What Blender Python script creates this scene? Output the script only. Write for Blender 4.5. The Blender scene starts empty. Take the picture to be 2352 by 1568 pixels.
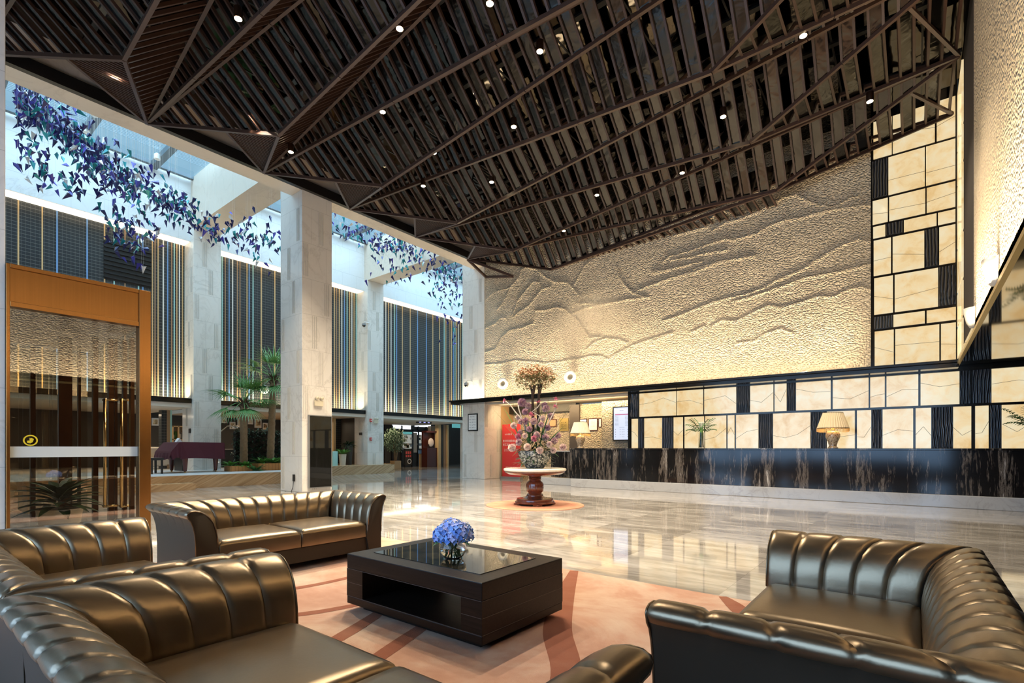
import bpy, bmesh, math, random
from mathutils import Vector, Matrix, noise
PI = math.pi
rng = random.Random(11)
SC = bpy.context.scene
COL = SC.collection

# ------------------------------------------------------------------ camera calibration (metres, level camera, rise shift)
FPX, CX, CY, H = 1168.0, 1176.0, 1028.0, 1.15
TH = math.atan2(924.0, 1168.0)
S_, C_ = math.sin(TH), math.cos(TH)
CAM = Vector((0, 0, H))

def ray(px, py):
    u = (px - CX) / FPX
    return Vector((-S_ + u * C_, C_ + u * S_, (CY - py) / FPX))
def atx(px, py, x):
    r = ray(px, py); return CAM + r * (x / r.x)
def aty(px, py, y):
    r = ray(px, py); return CAM + r * (y / r.y)
def atz(px, py, z):
    r = ray(px, py); return CAM + r * ((z - H) / r.z)
def atd(px, py, d):
    return CAM + ray(px, py) * d

# ------------------------------------------------------------------ mesh builder
ORG = {}
class MB:
    def __init__(s):
        s.v = []; s.f = []; s.m = []
    def add(s, vs, fs, mi=0):
        o = len(s.v)
        s.v += [tuple(p) for p in vs]
        s.f += [tuple(i + o for i in f) for f in fs]
        s.m += [mi] * len(fs)
        return s
    def box(s, x0, x1, y0, y1, z0, z1, mi=0):
        return s.add([(x0,y0,z0),(x1,y0,z0),(x1,y1,z0),(x0,y1,z0),(x0,y0,z1),(x1,y0,z1),(x1,y1,z1),(x0,y1,z1)],
                     [(0,3,2,1),(4,5,6,7),(0,1,5,4),(1,2,6,5),(2,3,7,6),(3,0,4,7)], mi)
    def bar(s, a, b, w, h, up=(0,0,1), mi=0):
        a, b = Vector(a), Vector(b)
        d = (b - a)
        if d.length < 1e-5: return s
        d.normalize()
        side = d.cross(Vector(up))
        if side.length < 1e-4: side = d.cross(Vector((1,0,0)))
        side.normalize(); u = side.cross(d).normalized()
        vs = []
        for p in (a, b):
            for i, j in ((-1,-1),(1,-1),(1,1),(-1,1)):
                vs.append(p + side * (i*w/2) + u * (j*h/2))
        return s.add(vs, [(0,3,2,1),(4,5,6,7),(0,1,5,4),(1,2,6,5),(2,3,7,6),(3,0,4,7)], mi)
    def tube(s, pts, r, n=8, mi=0):
        pts = [Vector(p) for p in pts]
        if not isinstance(r, (list, tuple)): r = [r] * len(pts)
        vs, fs = [], []
        prev = None
        for i, p in enumerate(pts):
            d = (pts[min(i+1, len(pts)-1)] - pts[max(i-1, 0)]).normalized()
            ref = prev if prev is not None else (Vector((1,0,0)) if abs(d.x) < .8 else Vector((0,1,0)))
            a = (ref - d * ref.dot(d)).normalized(); b = d.cross(a); prev = a
            for k in range(n):
                t = 2*PI*k/n
                vs.append(p + (a*math.cos(t) + b*math.sin(t)) * r[i])
        for i in range(len(pts)-1):
            for k in range(n):
                fs.append((i*n+k, i*n+(k+1)%n, (i+1)*n+(k+1)%n, (i+1)*n+k))
        fs.append(tuple(range(n-1, -1, -1))); fs.append(tuple((len(pts)-1)*n + k for k in range(n)))
        return s.add(vs, fs, mi)
    def lathe(s, prof, c=(0,0,0), n=28, mi=0, flute=0, amp=0.0):
        vs, fs = [], []
        for (r, z) in prof:
            for k in range(n):
                t = 2*PI*k/n
                vs.append((c[0]+r*math.cos(t), c[1]+r*math.sin(t), c[2]+z))
        for i in range(len(prof)-1):
            for k in range(n):
                fs.append((i*n+k, i*n+(k+1)%n, (i+1)*n+(k+1)%n, (i+1)*n+k))
        if prof[0][0] > 1e-4: fs.append(tuple(range(n-1,-1,-1)))
        if prof[-1][0] > 1e-4: fs.append(tuple((len(prof)-1)*n+k for k in range(n)))
        return s.add(vs, fs, mi)
    def ball(s, c, r, nu=12, nv=8, sc=(1,1,1), mi=0):
        prof = [(max(1e-4, math.sin(PI*i/nv)), -math.cos(PI*i/nv)) for i in range(nv+1)]
        vs, fs = [], []
        for (q, z) in prof:
            for k in range(nu):
                t = 2*PI*k/nu
                vs.append((c[0]+r*q*math.cos(t)*sc[0], c[1]+r*q*math.sin(t)*sc[1], c[2]+r*z*sc[2]))
        for i in range(nv):
            for k in range(nu):
                fs.append((i*nu+k, i*nu+(k+1)%nu, (i+1)*nu+(k+1)%nu, (i+1)*nu+k))
        return s.add(vs, fs, mi)
    def leaf(s, base, d, length, width, droop=0.3, seg=5, mi=0, shape=0.45, fold=0.15):
        base = Vector(base); d = Vector(d).normalized()
        side = d.cross(Vector((0,0,1)))
        if side.length < .05: side = Vector((1,0,0))
        side.normalize()
        vs, fs = [], []
        p = base.copy(); dd = d.copy()
        for i in range(seg+1):
            t = i/seg
            w = width * (math.sin(PI*min(1, t**shape*0.98+.02)) if shape else (1-t)) * .5 + .0008
            up = side.cross(dd).normalized()
            vs += [p - side*w + up*w*fold*2, p, p + side*w + up*w*fold*2]
            dd = (dd + Vector((0,0,-droop/seg))).normalized()
            p = p + dd * (length/seg)
        for i in range(seg):
            a = i*3
            fs += [(a, a+1, a+4, a+3), (a+1, a+2, a+5, a+4)]
        return s.add(vs, fs, mi)
    def build(s, name, mats, parent=None, smooth=False, bevel=0.0, seg=2, world=True, recalc=True, sharp=None):
        me = bpy.data.meshes.new(name)
        off = Vector((0,0,0))
        if parent is not None and world:
            r = parent
            while r.parent is not None: r = r.parent
            off = ORG.get(r.name, off)
        me.from_pydata([(p[0]-off.x, p[1]-off.y, p[2]-off.z) for p in s.v], [], s.f)
        if not isinstance(mats, (list, tuple)): mats = [mats]
        for m in mats: me.materials.append(m)
        if len(mats) > 1:
            me.polygons.foreach_set('material_index', s.m)
        if recalc:
            bm = bmesh.new(); bm.from_mesh(me)
            bmesh.ops.recalc_face_normals(bm, faces=bm.faces)
            bm.to_mesh(me); bm.free()
        if smooth:
            me.polygons.foreach_set('use_smooth', [True]*len(me.polygons))
            if sharp is not None:
                me.set_sharp_from_angle(angle=math.radians(sharp))
        me.update()
        o = bpy.data.objects.new(name, me); COL.objects.link(o)
        if parent is not None: o.parent = parent
        if bevel > 0:
            b = o.modifiers.new('bevel', 'BEVEL'); b.width = bevel; b.segments = seg; b.limit_method = 'ANGLE'; b.angle_limit = math.radians(40)
        return o

def tag(o, label=None, cat=None, group=None, kind=None):
    if label: o['label'] = label
    if cat: o['category'] = cat
    if group: o['group'] = group
    if kind: o['kind'] = kind
    return o
def thing(name, label, cat, loc=(0,0,0), rot=0.0, group=None, kind=None, local=False):
    o = bpy.data.objects.new(name, None); COL.objects.link(o)
    o.empty_display_size = .1
    o.location = loc; o.rotation_euler = (0,0,rot)
    ORG[o.name] = Vector((0,0,0)) if local else Vector(loc)
    return tag(o, label, cat, group, kind)
def struct(o, label=None):
    o['kind'] = 'structure'
    if label: o['label'] = label
    return o
def copy_tree(o, parent=None):
    c = o.copy(); COL.objects.link(c)
    if parent is not None: c.parent = parent
    for ch in [x for x in o.children]: copy_tree(ch, c)
    return c

def light(name, kind, loc, energy, color, parent=None, target=None, **kw):
    d = bpy.data.lights.new(name, kind); d.energy = energy; d.color = color
    for k, v in kw.items(): setattr(d, k, v)
    o = bpy.data.objects.new(name, d); COL.objects.link(o); o.location = loc
    if target is not None:
        o.rotation_euler = (Vector(target) - Vector(loc)).to_track_quat('-Z', 'Y').to_euler()
    return o

# ------------------------------------------------------------------ materials
class NT:
    def __init__(s, name):
        s.mat = bpy.data.materials.new(name); s.mat.use_nodes = True
        s.t = s.mat.node_tree; s.b = s.t.nodes['Principled BSDF']; s.out = s.t.nodes['Material Output']
    def n(s, typ, ins=None, **props):
        nd = s.t.nodes.new('ShaderNode' + typ)
        for k, v in props.items(): setattr(nd, k, v)
        for k, v in (ins or {}).items(): s.set(nd.inputs[k], v)
        return nd
    def set(s, sock, v):
        if isinstance(v, bpy.types.NodeSocket): s.t.links.new(v, sock)
        else: sock.default_value = v
    def p(s, **kw):
        for k, v in kw.items(): s.set(s.b.inputs[k.replace('_', ' ')], v)
        return s
    def math(s, op, a, b=0.0, c=None):
        nd = s.t.nodes.new('ShaderNodeMath'); nd.operation = op
        s.set(nd.inputs[0], a); s.set(nd.inputs[1], b)
        if c is not None: s.set(nd.inputs[2], c)
        return nd.outputs[0]
    def vmath(s, op, a, b):
        nd = s.t.nodes.new('ShaderNodeVectorMath'); nd.operation = op
        s.set(nd.inputs[0], a); s.set(nd.inputs[1], b)
        return nd.outputs[0]
    def pos(s):
        return s.n('NewGeometry').outputs['Position']
    def obj(s):
        return s.n('TexCoord').outputs['Object']
    def sep(s, v):
        nd = s.n('SeparateXYZ', {0: v}); return nd.outputs
    def comb(s, x, y, z):
        return s.n('CombineXYZ', {0: x, 1: y, 2: z}).outputs[0]
    def noise(s, vec, scale, detail=4.0, rough=.55, dist=0.0):
        return s.n('TexNoise', {'Vector': vec, 'Scale': scale, 'Detail': detail, 'Roughness': rough, 'Distortion': dist}).outputs
    def ramp(s, fac, stops, interp='LINEAR'):
        nd = s.n('ValToRGB', {0: fac}); cr = nd.color_ramp; cr.interpolation = interp
        while len(cr.elements) < len(stops): cr.elements.new(.5)
        for e, (p, c) in zip(cr.elements, stops):
            e.position = p; e.color = c if len(c) == 4 else (*c, 1)
        return nd.outputs[0]
    def mix(s, fac, a, b):
        nd = s.n('Mix', data_type='RGBA')
        s.set(nd.inputs[0], fac)
        s.set(nd.inputs[6], a if isinstance(a, bpy.types.NodeSocket) else (*a, 1))
        s.set(nd.inputs[7], b if isinstance(b, bpy.types.NodeSocket) else (*b, 1))
        return nd.outputs[2]
    def bump(s, height, strength=.3, dist=.01):
        nd = s.n('Bump', {'Strength': strength, 'Distance': dist, 'Height': height})
        s.set(s.b.inputs['Normal'], nd.outputs[0]); return s

def flat(name, col, rough=.5, metal=0.0, emit=None, es=0.0, **kw):
    t = NT(name); t.p(Base_Color=(*col, 1), Roughness=rough, Metallic=metal)
    if emit: t.p(Emission_Color=(*emit, 1), Emission_Strength=es)
    for k, v in kw.items(): t.p(**{k: v})
    return t.mat

M = {}
def build_materials():
    # polished floor marble: big slabs, each with its own streaks
    t = NT('floor_marble'); P = t.pos(); x, y, z = t.sep(P)
    ix = t.math('FLOOR', t.math('DIVIDE', x, 1.2)); iy = t.math('FLOOR', t.math('DIVIDE', y, .8))
    wn = t.n('TexWhiteNoise', {'Vector': t.comb(ix, iy, 0.0)}, noise_dimensions='3D')
    off = t.vmath('MULTIPLY', wn.outputs['Color'], (23., 31., 7.))
    st = t.comb(t.math('MULTIPLY', x, .55), t.math('MULTIPLY', y, 2.2), 0.0)
    vec = t.vmath('ADD', st, off)
    n1 = t.noise(vec, 1.5, 8, .62, 1.0)[0]; n2 = t.noise(vec, 6.0, 6, .6, .6)[0]
    f = t.math('ADD', t.math('MULTIPLY', n1, .72), t.math('MULTIPLY', n2, .28))
    f = t.math('ADD', f, t.math('MULTIPLY', t.math('SUBTRACT', wn.outputs['Value'], .5), .10))
    col = t.ramp(f, [(.28, (.165,.146,.125)), (.44, (.315,.286,.252)), (.55, (.46,.425,.38)), (.72, (.64,.60,.55))])
    fx = t.math('FRACT', t.math('DIVIDE', x, 1.2)); fy = t.math('FRACT', t.math('DIVIDE', y, .8))
    j = t.math('MAXIMUM', t.math('LESS_THAN', fx, .004), t.math('LESS_THAN', fy, .006))
    col = t.mix(t.math('MULTIPLY', j, .55), col, (.2,.17,.14))
    rg = t.math('ADD', t.math('MULTIPLY', n2, .06), .035)
    t.p(Base_Color=col, Roughness=rg, Specular_IOR_Level=.62, Coat_Weight=.35, Coat_Roughness=.03); M['floor'] = t.mat

    def marble(name, base, vein, dark, joint=None, rough=.22, vs=1.0):
        t = NT(name); P = t.pos(); x, y, z = t.sep(P)
        n = t.noise(P, .9*vs, 7, .6, 1.6)[0]
        v = t.math('ABSOLUTE', t.math('SUBTRACT', n, .5))
        n2 = t.noise(P, 5.0*vs, 6, .65, .8)[0]
        msk = t.math('MULTIPLY', t.math('SUBTRACT', t.noise(P, .55*vs, 3, .5)[0], .38), 2.2)
        vc = t.ramp(v, [(0.0, dark), (.010, vein), (.045, base), (1, base)])
        c = t.mix(t.math('MINIMUM', t.math('MAXIMUM', msk, .08), 1.0), base, vc)
        c = t.mix(t.math('MULTIPLY', n2, .4), c, vein)
        if joint:
            hz, wd = joint
            zz = t.math('DIVIDE', z, hz); fz = t.math('FRACT', zz); par = t.math('MODULO', t.math('FLOOR', zz), 2.0)
            s = t.math('ADD', t.math('DIVIDE', t.math('ADD', x, t.math('ADD', y, 40.0)), wd), t.math('MULTIPLY', par, .5))
            j = t.math('MAXIMUM', t.math('LESS_THAN', fz, .007), t.math('LESS_THAN', t.math('FRACT', s), .006))
            c = t.mix(t.math('MULTIPLY', j, .45), c, (.16,.14,.12))
        t.p(Base_Color=c, Roughness=rough); return t.mat
    M['marble'] = marble('white_marble', (.74,.70,.64), (.60,.555,.50), (.44,.40,.35), (.92, .86))
    M['marble_up'] = marble('white_marble_cladding', (.74,.74,.73), (.66,.65,.64), (.54,.52,.50), (1.1, .7), rough=.35)
    M['beam'] = marble('beam_marble', (.70,.60,.49), (.60,.50,.40), (.42,.34,.26), None, .3)
    M['plinth'] = marble('plinth_marble', (.44,.435,.43), (.34,.33,.32), (.18,.17,.16), None, .12, 1.6)
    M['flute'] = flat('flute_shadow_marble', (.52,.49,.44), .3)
    M['tabletop'] = marble('cream_marble', (.74,.69,.58), (.66,.58,.46), (.5,.42,.3), None, .12, 3.0)
    M['soffit_white'] = flat('mezzanine_soffit', (.62,.55,.46), .6)

    # black counter marble with white vertical streaks
    t = NT('black_marble'); x, y, z = t.sep(t.pos())
    vec = t.comb(t.math('MULTIPLY', x, 6.2), t.math('MULTIPLY', y, 6.2), t.math('MULTIPLY', z, .60))
    n = t.noise(vec, 1.6, 9, .68, .9)[0]; n2 = t.noise(vec, .45, 3, .5, .3)[0]; n3 = t.noise(vec, 9.0, 5, .7, .3)[0]
    f = t.math('ADD', t.math('MULTIPLY', n, .55), t.math('ADD', t.math('MULTIPLY', n2, .40), t.math('MULTIPLY', n3, .24)))
    c = t.ramp(f, [(.0, (.004,.004,.005)), (.615, (.007,.006,.006)), (.635, (.06,.048,.04)), (.66, (.15,.125,.105)), (.675, (.02,.016,.014)), (.74, (.45,.41,.37)), (1, (.6,.56,.5))])
    t.p(Base_Color=c, Roughness=.10, Specular_IOR_Level=.35); M['blackmarble'] = t.mat

    # hammered plaster wall
    t = NT('hammered_plaster'); P = t.pos(); x, y, z = t.sep(P)
    sv = t.comb(x, y, t.math('MULTIPLY', z, 1.35))
    wv = t.vmath('ADD', sv, t.vmath('SCALE', t.noise(P, 3.0, 2)[1], (0,0,0)))
    vo = t.n('TexVoronoi', {'Vector': sv, 'Scale': 23.0, 'Randomness': .8}, feature='SMOOTH_F1')
    vo.inputs['Smoothness'].default_value = .35
    h = t.math('SUBTRACT', 1.0, vo.outputs['Distance'])
    nf = t.noise(P, 30.0, 3)[0]
    h = t.math('ADD', h, t.math('MULTIPLY', nf, .22))
    c = t.mix(t.noise(P, 1.3, 4)[0], (.60,.49,.345), (.68,.565,.41))
    t.p(Base_Color=c, Roughness=.6); t.bump(h, 1.0, .075); M['plaster'] = t.mat

    # backlit alabaster
    def alab(name, es):
        t = NT(name); P = t.pos()
        n = t.noise(P, 3.2, 6, .62, .5)[0]; n2 = t.noise(P, .9, 3)[0]
        f = t.math('ADD', t.math('MULTIPLY', n, .7), t.math('MULTIPLY', n2, .3))
        c = t.ramp(f, [(.34, (.86,.54,.20)), (.49, (1,.76,.41)), (.62, (1,.87,.58))])
        t.p(Base_Color=(.14,.11,.07,1), Roughness=.12, Emission_Color=c, Emission_Strength=es); return t.mat
    M['alab'] = alab('backlit_alabaster', .82)
    M['alab_dim'] = alab('backlit_alabaster_tall', .78)
    # ribbed dark glass
    t = NT('wavy_black_glass'); P = t.pos(); x, y, z = t.sep(P)
    w = t.n('TexWave', {'Vector': t.comb(t.math('ADD', x, y), 0.0, t.math('MULTIPLY', z, .55)), 'Scale': 6.0, 'Distortion': 5.0, 'Detail': 1.0, 'Detail Scale': .7}, wave_type='BANDS', bands_direction='X')
    c = t.ramp(w.outputs['Fac'], [(.0, (.012,.013,.016)), (.75, (.02,.021,.025)), (.95, (.10,.10,.11))])
    t.p(Base_Color=c, Roughness=.08); t.bump(w.outputs['Fac'], .8, .02); M['waveglass'] = t.mat
    M['blackmetal'] = flat('black_mirror_trim', (.02,.017,.014), .12, .6)
    M['bronze_mirror'] = flat('smoked_mirror', (.50,.42,.31), .05, 1.0)
    t = NT('dark_ceiling_mirror'); P = t.pos()
    n = t.noise(P, 1.7, 2, .5, .4)[0]
    t.p(Base_Color=(.060,.052,.043,1), Metallic=1.0, Roughness=.04); t.bump(n, .12, .05); M['ceilmirror'] = t.mat
    # brown slats
    t = NT('brown_slat'); P = t.pos()
    c = t.mix(t.noise(P, 4.0, 4)[0], (.032,.0155,.0105), (.052,.026,.018))
    t.p(Base_Color=c, Roughness=.42); M['slat'] = t.mat
    t = NT('canopy_glass'); P = t.pos(); n = t.noise(P, 2.2, 3, .5, .6)[0]
    t.p(Base_Color=(.066,.062,.056,1), Metallic=1.0, Roughness=.17); t.bump(n, .35, .08); M['canopyglass'] = t.mat
    M['slatbeam'] = flat('brown_beam', (.058,.031,.022), .38)
    M['fascia'] = flat('black_fascia', (.010,.008,.007), .35)
    # mosaic with fine horizontal joints
    t = NT('dark_mosaic'); P = t.pos(); x, y, z = t.sep(P)
    fz = t.math('FRACT', t.math('DIVIDE', z, .10)); fy = t.math('FRACT', t.math('DIVIDE', t.math('ADD', y, x), .10))
    j = t.math('MAXIMUM', t.math('LESS_THAN', fz, .11), t.math('MULTIPLY', t.math('LESS_THAN', fy, .08), .6))
    c = t.mix(j, (.020,.024,.027), (.15,.15,.14))
    t.p(Base_Color=c, Roughness=.3); M['mosaic'] = t.mat
    M['str_gold'] = flat('gold_stripe', (.62,.42,.20), .4)
    M['str_blue'] = flat('blue_stripe', (.17,.33,.62), .4)
    M['str_aqua'] = flat('aqua_stripe', (.38,.66,.62), .4)
    M['str_white'] = flat('white_stripe', (.8,.78,.72), .4)
    M['str_brown'] = flat('brown_stripe', (.36,.22,.12), .4)
    # bronze leather
    t = NT('bronze_leather'); P = t.obj()
    n = t.noise(P, 90.0, 3)[0]; n2 = t.noise(P, 7.0, 3)[0]
    c = t.mix(n2, (.195,.146,.092), (.24,.182,.12))
    t.p(Base_Color=c, Metallic=.92, Roughness=t.math('ADD', t.math('MULTIPLY', n2, .10), .26), Specular_IOR_Level=.5)
    h = t.math('ADD', t.math('MULTIPLY', n, .2), n2)
    t.bump(h, .12, .012); M['leather'] = t.mat
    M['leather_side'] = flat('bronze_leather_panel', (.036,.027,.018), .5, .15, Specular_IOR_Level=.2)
    M['blackfoot'] = flat('black_foot', (.012,.011,.01), .4)
    # wenge wood
    t = NT('wenge_wood'); x, y, z = t.sep(t.obj())
    n = t.noise(t.comb(t.math('MULTIPLY', x, 4.0), t.math('MULTIPLY', y, 60.0), t.math('MULTIPLY', z, 90.0)), 1.0, 5, .6, .4)[0]
    c = t.ramp(n, [(.3, (.005,.0035,.0025)), (.7, (.016,.010,.007))])
    t.p(Base_Color=c, Roughness=.38, Specular_IOR_Level=.22); t.bump(n, .18, .004); M['wenge'] = t.mat
    M['groove'] = flat('table_groove', (.07,.055,.045), .5)
    M['blackglass'] = flat('black_glass', (.008,.008,.007), .03)
    t = NT('smoked_table_glass'); n = t.noise(t.obj(), 14.0, 6, .6)[0]
    t.p(Base_Color=t.ramp(n, [(.4, (.012,.011,.008)), (.7, (.05,.042,.028))]), Roughness=.03, Specular_IOR_Level=.6); M['tableglass'] = t.mat
    # bronze door metal
    t = NT('brushed_bronze'); x, y, z = t.sep(t.pos())
    n = t.noise(t.comb(t.math('MULTIPLY', x, 90.0), t.math('MULTIPLY', y, 90.0), t.math('MULTIPLY', z, .8)), 1.0, 3)[0]
    t.p(Base_Color=t.mix(n, (.32,.155,.05), (.42,.21,.07)), Metallic=1.0, Roughness=.27); M['bronze'] = t.mat
    M['darkbronze'] = flat('dark_bronze', (.060,.030,.018), .3, .9)
    M['brass'] = flat('polished_brass', (.62,.42,.19), .18, 1.0)
    M['chrome'] = flat('chrome', (.7,.7,.7), .1, 1.0)
    # clear glass pane: straight-through with a fresnel reflection
    def pane(name, tint, refl):
        t = NT(name); nt = t.t
        tr = t.n('BsdfTransparent', {0: (*tint, 1)}); gl = t.n('BsdfGlossy', {0: (1,1,1,1), 'Roughness': 0.0})
        fr = t.n('Fresnel', {'IOR': refl}); ff = t.math('MULTIPLY', fr.outputs[0], t.math('SUBTRACT', 1.0, t.n('NewGeometry').outputs['Backfacing'])); mx = t.n('MixShader', {0: ff, 1: tr.outputs[0], 2: gl.outputs[0]})
        nt.links.new(mx.outputs[0], t.out.inputs[0]); return t.mat
    M['pane'] = pane('clear_glass', (.84,.81,.75), 2.5)
    M['skypane'] = pane('skylight_glass', (.80,.92,.97), 1.3)
    M['frost'] = flat('frosted_band', (.55,.57,.54), .5)
    t = NT('bowl_glass'); t.p(Base_Color=(1,1,1,1), Roughness=0.0, Transmission_Weight=1.0, IOR=1.3); M['bowlglass'] = t.mat
    t = NT('water'); t.p(Base_Color=(.95,1,.95,1), Roughness=0.0, Transmission_Weight=1.0, IOR=1.33); M['water'] = t.mat
    # carpet
    def carpet(name, a, b, c3):
        t = NT(name); P = t.pos()
        n = t.noise(P, .9, 6, .62, 1.2)[0]; n2 = t.noise(P, 3.5, 5, .6)[0]; n3 = t.noise(P, 260.0, 2)[0]
        f = t.math('ADD', t.math('MULTIPLY', n, .75), t.math('MULTIPLY', n2, .25))
        c = t.ramp(f, [(.30, a), (.48, b), (.62, c3)])
        t.p(Base_Color=c, Roughness=.95, Specular_IOR_Level=.1); t.bump(n3, .5, .006); return t.mat
    M['rug'] = carpet('peach_carpet', (.43,.21,.135), (.56,.33,.23), (.66,.48,.36))
    M['rugline'] = carpet('russet_carpet', (.24,.085,.05), (.30,.115,.07), (.34,.15,.095))
    M['mat'] = carpet('round_mat', (.40,.16,.09), (.46,.21,.13), (.52,.28,.18))
    # red wood
    t = NT('mahogany'); n = t.noise(t.obj(), 9.0, 5, .6, 1.0)[0]
    t.p(Base_Color=t.ramp(n, [(.3, (.085,.018,.008)), (.7, (.17,.042,.018))]), Roughness=.22, Coat_Weight=.4); M['mahogany'] = t.mat
    t = NT('pebble_vase'); vo = t.n('TexVoronoi', {'Vector': t.obj(), 'Scale': 42.0})
    t.p(Base_Color=t.ramp(t.sep(vo.outputs['Color'])[0], [(.25, (.012,.014,.016)), (.5, (.07,.08,.08)), (.75, (.26,.26,.23)), (1, (.45,.43,.37))]), Roughness=.3); t.bump(vo.outputs['Distance'], .6, .01); M['pebble'] = t.mat
    t = NT('painted_ceramic'); n = t.noise(t.obj(), 26.0, 4, .7)[0]
    t.p(Base_Color=t.ramp(n, [(.36, (.06,.035,.02)), (.44, (.36,.20,.08)), (.52, (.62,.52,.36)), (.62, (.14,.08,.05))]), Roughness=.15, Coat_Weight=.5); M['ceramic'] = t.mat
    M['shade'] = flat('pleated_shade', (.70,.55,.34), .8, 0, (1,.66,.30), .12)
    M['shade_lit'] = flat('lit_shade', (.80,.70,.50), .8, 0, (1,.80,.45), .30)
    M['fringe'] = flat('gold_fringe', (.52,.32,.11), .7)
    # greenery
    def leafmat(name, a, b, rough=.45, sc=6.0):
        t = NT(name); n = t.noise(t.obj(), sc, 3)[0]
        t.p(Base_Color=t.mix(n, a, b), Roughness=rough); return t.mat
    M['leaf_dark'] = leafmat('dark_leaf', (.010,.026,.010), (.03,.065,.022))
    M['leaf_mid'] = leafmat('mid_leaf', (.035,.12,.032), (.10,.25,.065))
    M['leaf_palm'] = leafmat('palm_leaf', (.06,.19,.045), (.19,.38,.11))
    M['leaf_bright'] = leafmat('bright_leaf', (.05,.16,.02), (.12,.30,.05))
    M['leaf_olive'] = leafmat('olive_leaf', (.10,.11,.035), (.20,.18,.06), .6, 30)
    M['leaf_rust'] = leafmat('rust_leaf', (.36,.13,.06), (.48,.26,.12), .6, 30)
    M['leaf_ficus'] = leafmat('ficus_leaf', (.06,.12,.06), (.18,.27,.16))
    M['trunk'] = leafmat('palm_trunk', (.16,.095,.05), (.30,.20,.11), .9, 14)
    M['trunk_dark'] = leafmat('dark_bark', (.05,.03,.018), (.09,.055,.03), .9, 14)
    M['twig'] = flat('pale_twig', (.55,.47,.38), .8)
    for k, c in (('hyd1', (.13,.26,.68)), ('hyd2', (.23,.40,.82)), ('hyd3', (.36,.43,.86)), ('hyd4', (.58,.60,.92))):
        M[k] = flat('hydrangea_petal_' + k[-1], c, .6)
    M['al_pale'] = flat('cream_pink_petal', (.80,.64,.54), .7); M['al_pink'] = flat('dusty_pink_petal', (.64,.42,.40), .7)
    M['al_mauve'] = flat('mauve_petal', (.42,.23,.31), .7); M['al_rose'] = flat('rose_petal', (.60,.16,.24), .6); M['al_core'] = flat('flower_core', (.20,.05,.08), .7)
    M['white_petal'] = flat('white_petal', (.80,.78,.60), .5)
    # origami
    M['bird_navy'] = flat('navy_foil', (.016,.018,.11), .22, .3); M['bird_indigo'] = flat('indigo_foil', (.065,.055,.36), .22, .3)
    M['bird_teal'] = flat('teal_foil', (.01,.20,.23), .2, .3); M['bird_aqua'] = flat('aqua_foil', (.05,.40,.45), .2, .3); M['bird_white'] = flat('silver_foil', (.68,.68,.70), .25, .3)
    # misc
    M['white'] = flat('white_paint', (.80,.78,.74), .4); M['offwhite'] = flat('ivory_plastic', (.62,.55,.40), .45)
    M['grey'] = flat('grey_metal', (.30,.31,.32), .35, .6); M['steel'] = flat('skylight_steel', (.13,.16,.18), .4, .4)
    M['black'] = flat('black_plastic', (.012,.012,.013), .35); M['red'] = flat('banner_red', (.62,.035,.035), .5); M['redplastic'] = flat('red_plastic', (.55,.04,.03), .4)
    M['paper'] = flat('white_paper', (.82,.82,.80), .6); M['ink'] = flat('ink', (.10,.10,.11), .6); M['inkred'] = flat('red_ink', (.55,.08,.08), .6)
    M['gold'] = flat('gold_plaque', (.60,.43,.15), .3, .8); M['velvet'] = flat('burgundy_velvet', (.062,.004,.014), .8, 0)
    M['pianoleg'] = flat('rosewood_lacquer', (.10,.018,.012), .2); M['stage'] = flat('pale_stage_stone', (.70,.69,.67), .3)
    t = NT('striped_travertine'); x, y, z = t.sep(t.pos())
    d = t.math('ADD', t.math('MULTIPLY', y, 2.3), t.math('MULTIPLY', z, -4.5))
    n = t.noise(t.comb(d, t.math('MULTIPLY', x, .5), t.math('MULTIPLY', y, .12)), 4.0, 6, .65, .3)[0]
    t.p(Base_Color=t.ramp(n, [(.3, (.27,.15,.07)), (.5, (.44,.28,.145)), (.7, (.57,.40,.235))]), Roughness=.25); M['traver'] = t.mat
    t = NT('planter_cedar'); x, y, z = t.sep(t.pos())
    fr = t.math('LESS_THAN', t.math('FRACT', t.math('DIVIDE', t.math('ADD', y, x), .11)), .07)
    t.p(Base_Color=t.mix(fr, (.50,.22,.06), (.12,.05,.015)), Roughness=.5); M['cedar'] = t.mat
    M['pale_wood'] = flat('pale_wood', (.50,.33,.17), .5)
    M['darkwall'] = flat('dark_shop_wall', (.035,.03,.025), .5)
    M['darkwood'] = flat('dark_red_wood', (.060,.014,.010), .3)
    M['soil'] = flat('soil', (.03,.02,.015), .95)
    M['cove'] = flat('cove_lit_underside', (1,.9,.75), .5, 0, (1,.92,.76), 1.5)
    M['lampglow'] = flat('spot_lens', (1,.9,.7), .5, 0, (1,.80,.48), 30.0)
    M['ringglow'] = flat('uplight_body', (.85,.82,.76), .35)
    M['shopglow'] = flat('shop_lightbox', (1,1,1), .5, 0, (.85,.93,1.0), 1.7)
    M['shopglow2'] = flat('shop_display', (.4,.4,.38), .5, 0, (.75,.78,.70), .35)
    M['tealglow'] = flat('teal_lightbox', (.2,.5,.5), .4, 0, (.15,.55,.55), .5)
    M['screen'] = flat('lit_screen', (.1,.1,.1), .2, 0, (.72,.80,1.0), .95)
    M['screenmag'] = flat('magenta_bar', (.1,.1,.1), .2, 0, (.55,.08,.32), .8)
    M['screenink'] = flat('screen_text', (.02,.02,.03), .2, 0, (.10,.12,.22), .5)
    M['signblue'] = flat('sign_glyph', (.1,.1,.1), .3, 0, (.45,.45,1.0), 1.6)
    M['yellow'] = flat('yellow_sticker', (.75,.55,.02), .5)
    M['picture'] = None
    t = NT('picture_print'); n = t.noise(t.pos(), 3.0, 3)[0]
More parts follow.
